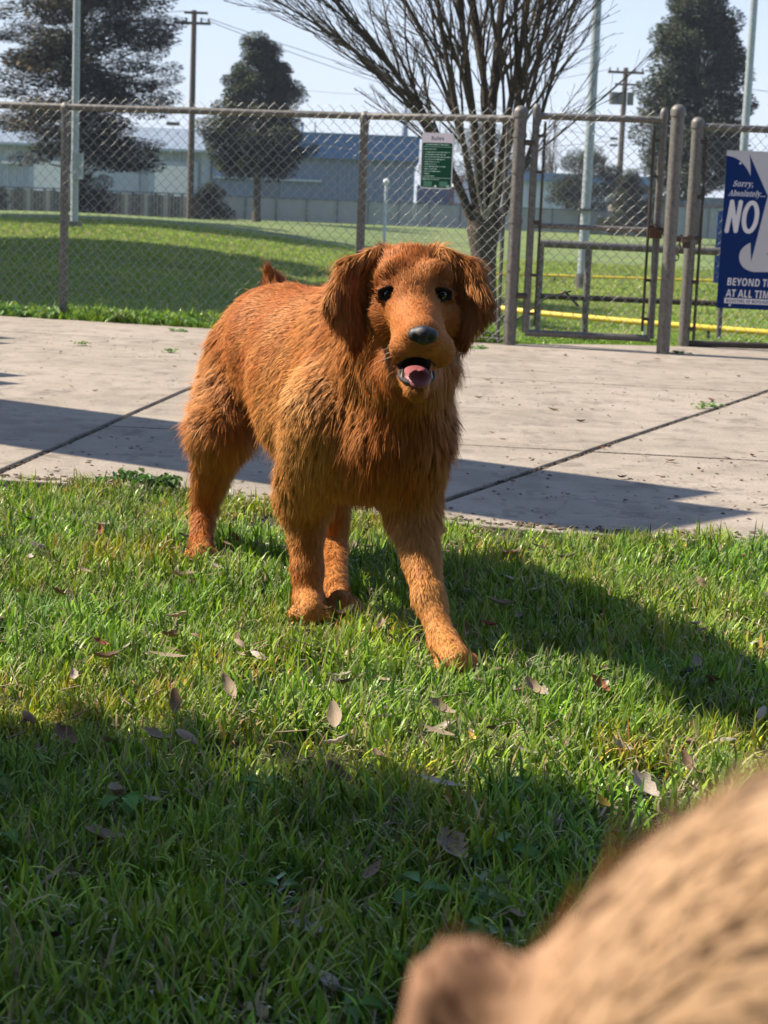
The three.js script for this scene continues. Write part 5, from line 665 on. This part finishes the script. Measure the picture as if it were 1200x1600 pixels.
  const ng = surfaceNets([bone([0.038, 0.597, -2.907], [0.062, 0.597, -2.907], 0.0118, 0.0118, { k: 0.007 }), bone([0.05, 0.593, -2.907], [0.05, 0.583, -2.911], 0.0135, 0.009, { k: 0.008 }), bone([0.05, 0.602, -2.915], [0.05, 0.599, -2.902], 0.011, 0.012, { k: 0.007 })], 0.0016, [bone([0.041, 0.591, -2.893], [0.036, 0.595, -2.891], 0.0042, 0.0042, { k: 0.003 }), bone([0.059, 0.591, -2.893], [0.064, 0.595, -2.891], 0.0042, 0.0042, { k: 0.003 })]); ng.setAttribute('uv', new THREE.Float32BufferAttribute(new Float32Array(ng.attributes.position.count * 2).map((_, i) => ng.attributes.position.getComponent(i >> 1, i & 1) * 60), 2)); part('nose', ng, black, dog);
  for (const c of eyeC) { const g = new THREE.SphereGeometry(0.0115, 20, 14); g.translate(c[0], c[1] + 0.0005, c[2] - 0.0035); part('eye', g, phys([0.012, 0.006, 0.004], 0.1, { clearcoat: 0.5, clearcoatRoughness: 0.05 }), dog);
    }
  const tg = surfaceNets([bone([0.043, 0.529, -3.03], [0.046, 0.522, -2.975], 0.02, 0.02, { k: 0.01, fn: [0, 0.97, 0.2], fs: 2.6 }), bone([0.046, 0.522, -2.975], [0.048, 0.518, -2.96], 0.02, 0.016, { k: 0.01, fn: [0, 0.9, 0.4], fs: 2.6 })], 0.0022, [bone([0.046, 0.5375, -3.02], [0.048, 0.5305, -2.955], 0.0022, 0.0022, { k: 0.003 })]); part('tongue', tg, phys([0.27, 0.075, 0.08], 0.55), dog);
  const rim = []; for (let i = 0; i <= 24; i++) { const a = -1.9 + 3.8 * i / 24; rim.push(V(0.0435 + 0.0265 * Math.sin(a), 0.5195 - 0.004 * Math.cos(a) + 0.016 * (1 - Math.cos(a)) * 0.4, -2.995 + 0.04 * Math.cos(a))); } part('lower_lip', sweep(rim, rim.map(() => 0.0045), 8), std([0.02, 0.015, 0.014], 0.75), dog);
  const tooth = (x, y, z, h, r0) => { const g = new THREE.ConeGeometry(r0, h, 8); g.translate(x, y, z); return g; }; const white = phys([0.6, 0.54, 0.44], 0.4);
  part('canine_tooth', tooth(0.0205, 0.53, -2.975, 0.017, 0.003), white, dog); part('canine_tooth', tooth(0.067, 0.53, -2.975, 0.016, 0.003), white, dog); for (let i = 0; i < 6; i++) part('incisor', tooth(0.034 + i * 0.0038, 0.5225, -2.9565 - Math.abs(i - 2.5) * 0.0008, 0.006, 0.0022), white, dog); for (let i = 0; i < 0; i++) part('cheek_tooth', tooth(0.0175 - i * 0.0012, 0.529, -2.985 - i * 0.009, 0.009, 0.0032), white, dog);
  const wr = RNG(88), wl = []; for (const e of [-1, 1]) for (let i = 0; i < 6; i++) { const p = V(0.047 + e * (0.03 + 0.01 * wr()), 0.555 + 0.03 * wr(), -2.945 - 0.045 * wr()), L = 0.02 + 0.045 * wr(); wl.push(sweep([p, p.clone().add(V(e * L * 0.6, -L * 0.25, 0.004)), p.clone().add(V(e * L * 0.75, -L * 0.85, 0))], [0.0003, 0.00024, 0.0001], 4)); } stuff('whiskers', mergeGeometries(wl), std([0.45, 0.36, 0.26], 0.6), skin);
}
{ // second dog right beside the lens
  const s = 1, o = { k: 0.03, len: 0.02, lift: 0.3, red: 0.2, pale: 0.5 };
  const q = 0.72, N3 = (p) => [p[0] * q, 0.8 + (p[1] - 0.8) * q, p[2] * q], nb = (a, b, ra, rb, o2) => bone(N3(a), N3(b), ra * q, rb * q, o2);
  const bones = [nb([0.117, 0.553, -0.5], [0.152, 0.58, -0.49], 0.066, 0.07, { ...o, flow: [0.7, 0.6, 0], pale: 0.45 }), nb([0.117, 0.553, -0.5], [0.078, 0.53, -0.5], 0.062, 0.045, { ...o, flow: [0.7, 0.6, 0], pale: 0.4 }), nb([0.152, 0.58, -0.49], [0.222, 0.64, -0.47], 0.062, 0.034, { ...o, flow: [-0.7, -0.5, 0], len: 0.01, pale: 0.5 }), bone([0.085, 0.6, -0.36], [0.26, 0.4, -0.44], 0.048, 0.085, { ...o, flow: [0.4, -1, 0], len: 0.03 }), bone([0.26, 0.4, -0.47], [0.72, 0.39, -0.4], 0.12, 0.11, { ...o, k: 0.06, flow: [1, -0.2, 0], len: 0.03 }),
    ...[[0.25, -0.4], [0.27, -0.54], [0.72, -0.33], [0.74, -0.47]].flatMap(([x, z]) => [bone([x, 0.36, z], [x, 0.2, z], 0.05, 0.03, { ...o, flow: [0, -1, 0] }), bone([x, 0.2, z], [x - 0.01, 0.03, z], 0.03, 0.025, { ...o, flow: [0, -1, 0], len: 0.012 }), bone([x - 0.01, 0.025, z], [x - 0.05, 0.022, z], 0.025, 0.02, { ...o, flow: [-1, 0, 0], len: 0.01 })]), bone([0.8, 0.42, -0.4], [0.95, 0.55, -0.38], 0.03, 0.015, { ...o, flow: [1, 0.5, 0], len: 0.04 })];
  const eo = { ...o, k: 0.01, fn: [0.15, 0.25, 0.95], fs: 2.6, flow: [-0.5, 1, 0], len: 0.002, pale: 0.1, red: 1, dens: 0.3 }, ear = [nb([0.055, 0.55, -0.498], [0.028, 0.58, -0.5], 0.02, 0.0165, eo), nb([0.05, 0.548, -0.498], [0.028, 0.558, -0.5], 0.022, 0.02, eo)];
  const all = [...bones, ...ear], g = surfaceNets(all, 0.005), cuts = bone([0.145, 0.572, -0.43], [0.146, 0.572, -0.4], 0.012, 0.014, { k: 0.01 });
  const colour = (red, pale) => [lerp(0.28, 0.42, pale), lerp(lerp(0.17, 0.13, red), 0.285, pale), lerp(lerp(0.085, 0.075, red), 0.165, pale)];
  const C = []; for (let i = 0; i < g.attributes.position.count; i++) { const l = looks([g.attributes.position.getX(i), g.attributes.position.getY(i), g.attributes.position.getZ(i)], all); C.push(...colour(l.red, l.pale)); } g.setAttribute('color', new THREE.Float32BufferAttribute(C, 3));
  const d = thing('tan_dog', 'tan dog with folded ear close to the lens at bottom right, blurred', 'dog'); const skin = part('body', g, std([1, 1, 1], 0.9, { vertexColors: true }), d);
  stuff('fur', fur(g, all, { seed: 451, count: 60000, width: 0.0011, clump: 0.014, clumps: 2500, pull: 0.05, even: 0.2, wig: 0.15, colour }), furMat, skin);
  const e = new THREE.SphereGeometry(0.011, 18, 12); e.translate(...N3([0.108, 0.605, -0.47])); part('eye', e, phys([0.015, 0.012, 0.015], 0.45), d);
}
renderer.render(scene, camera);
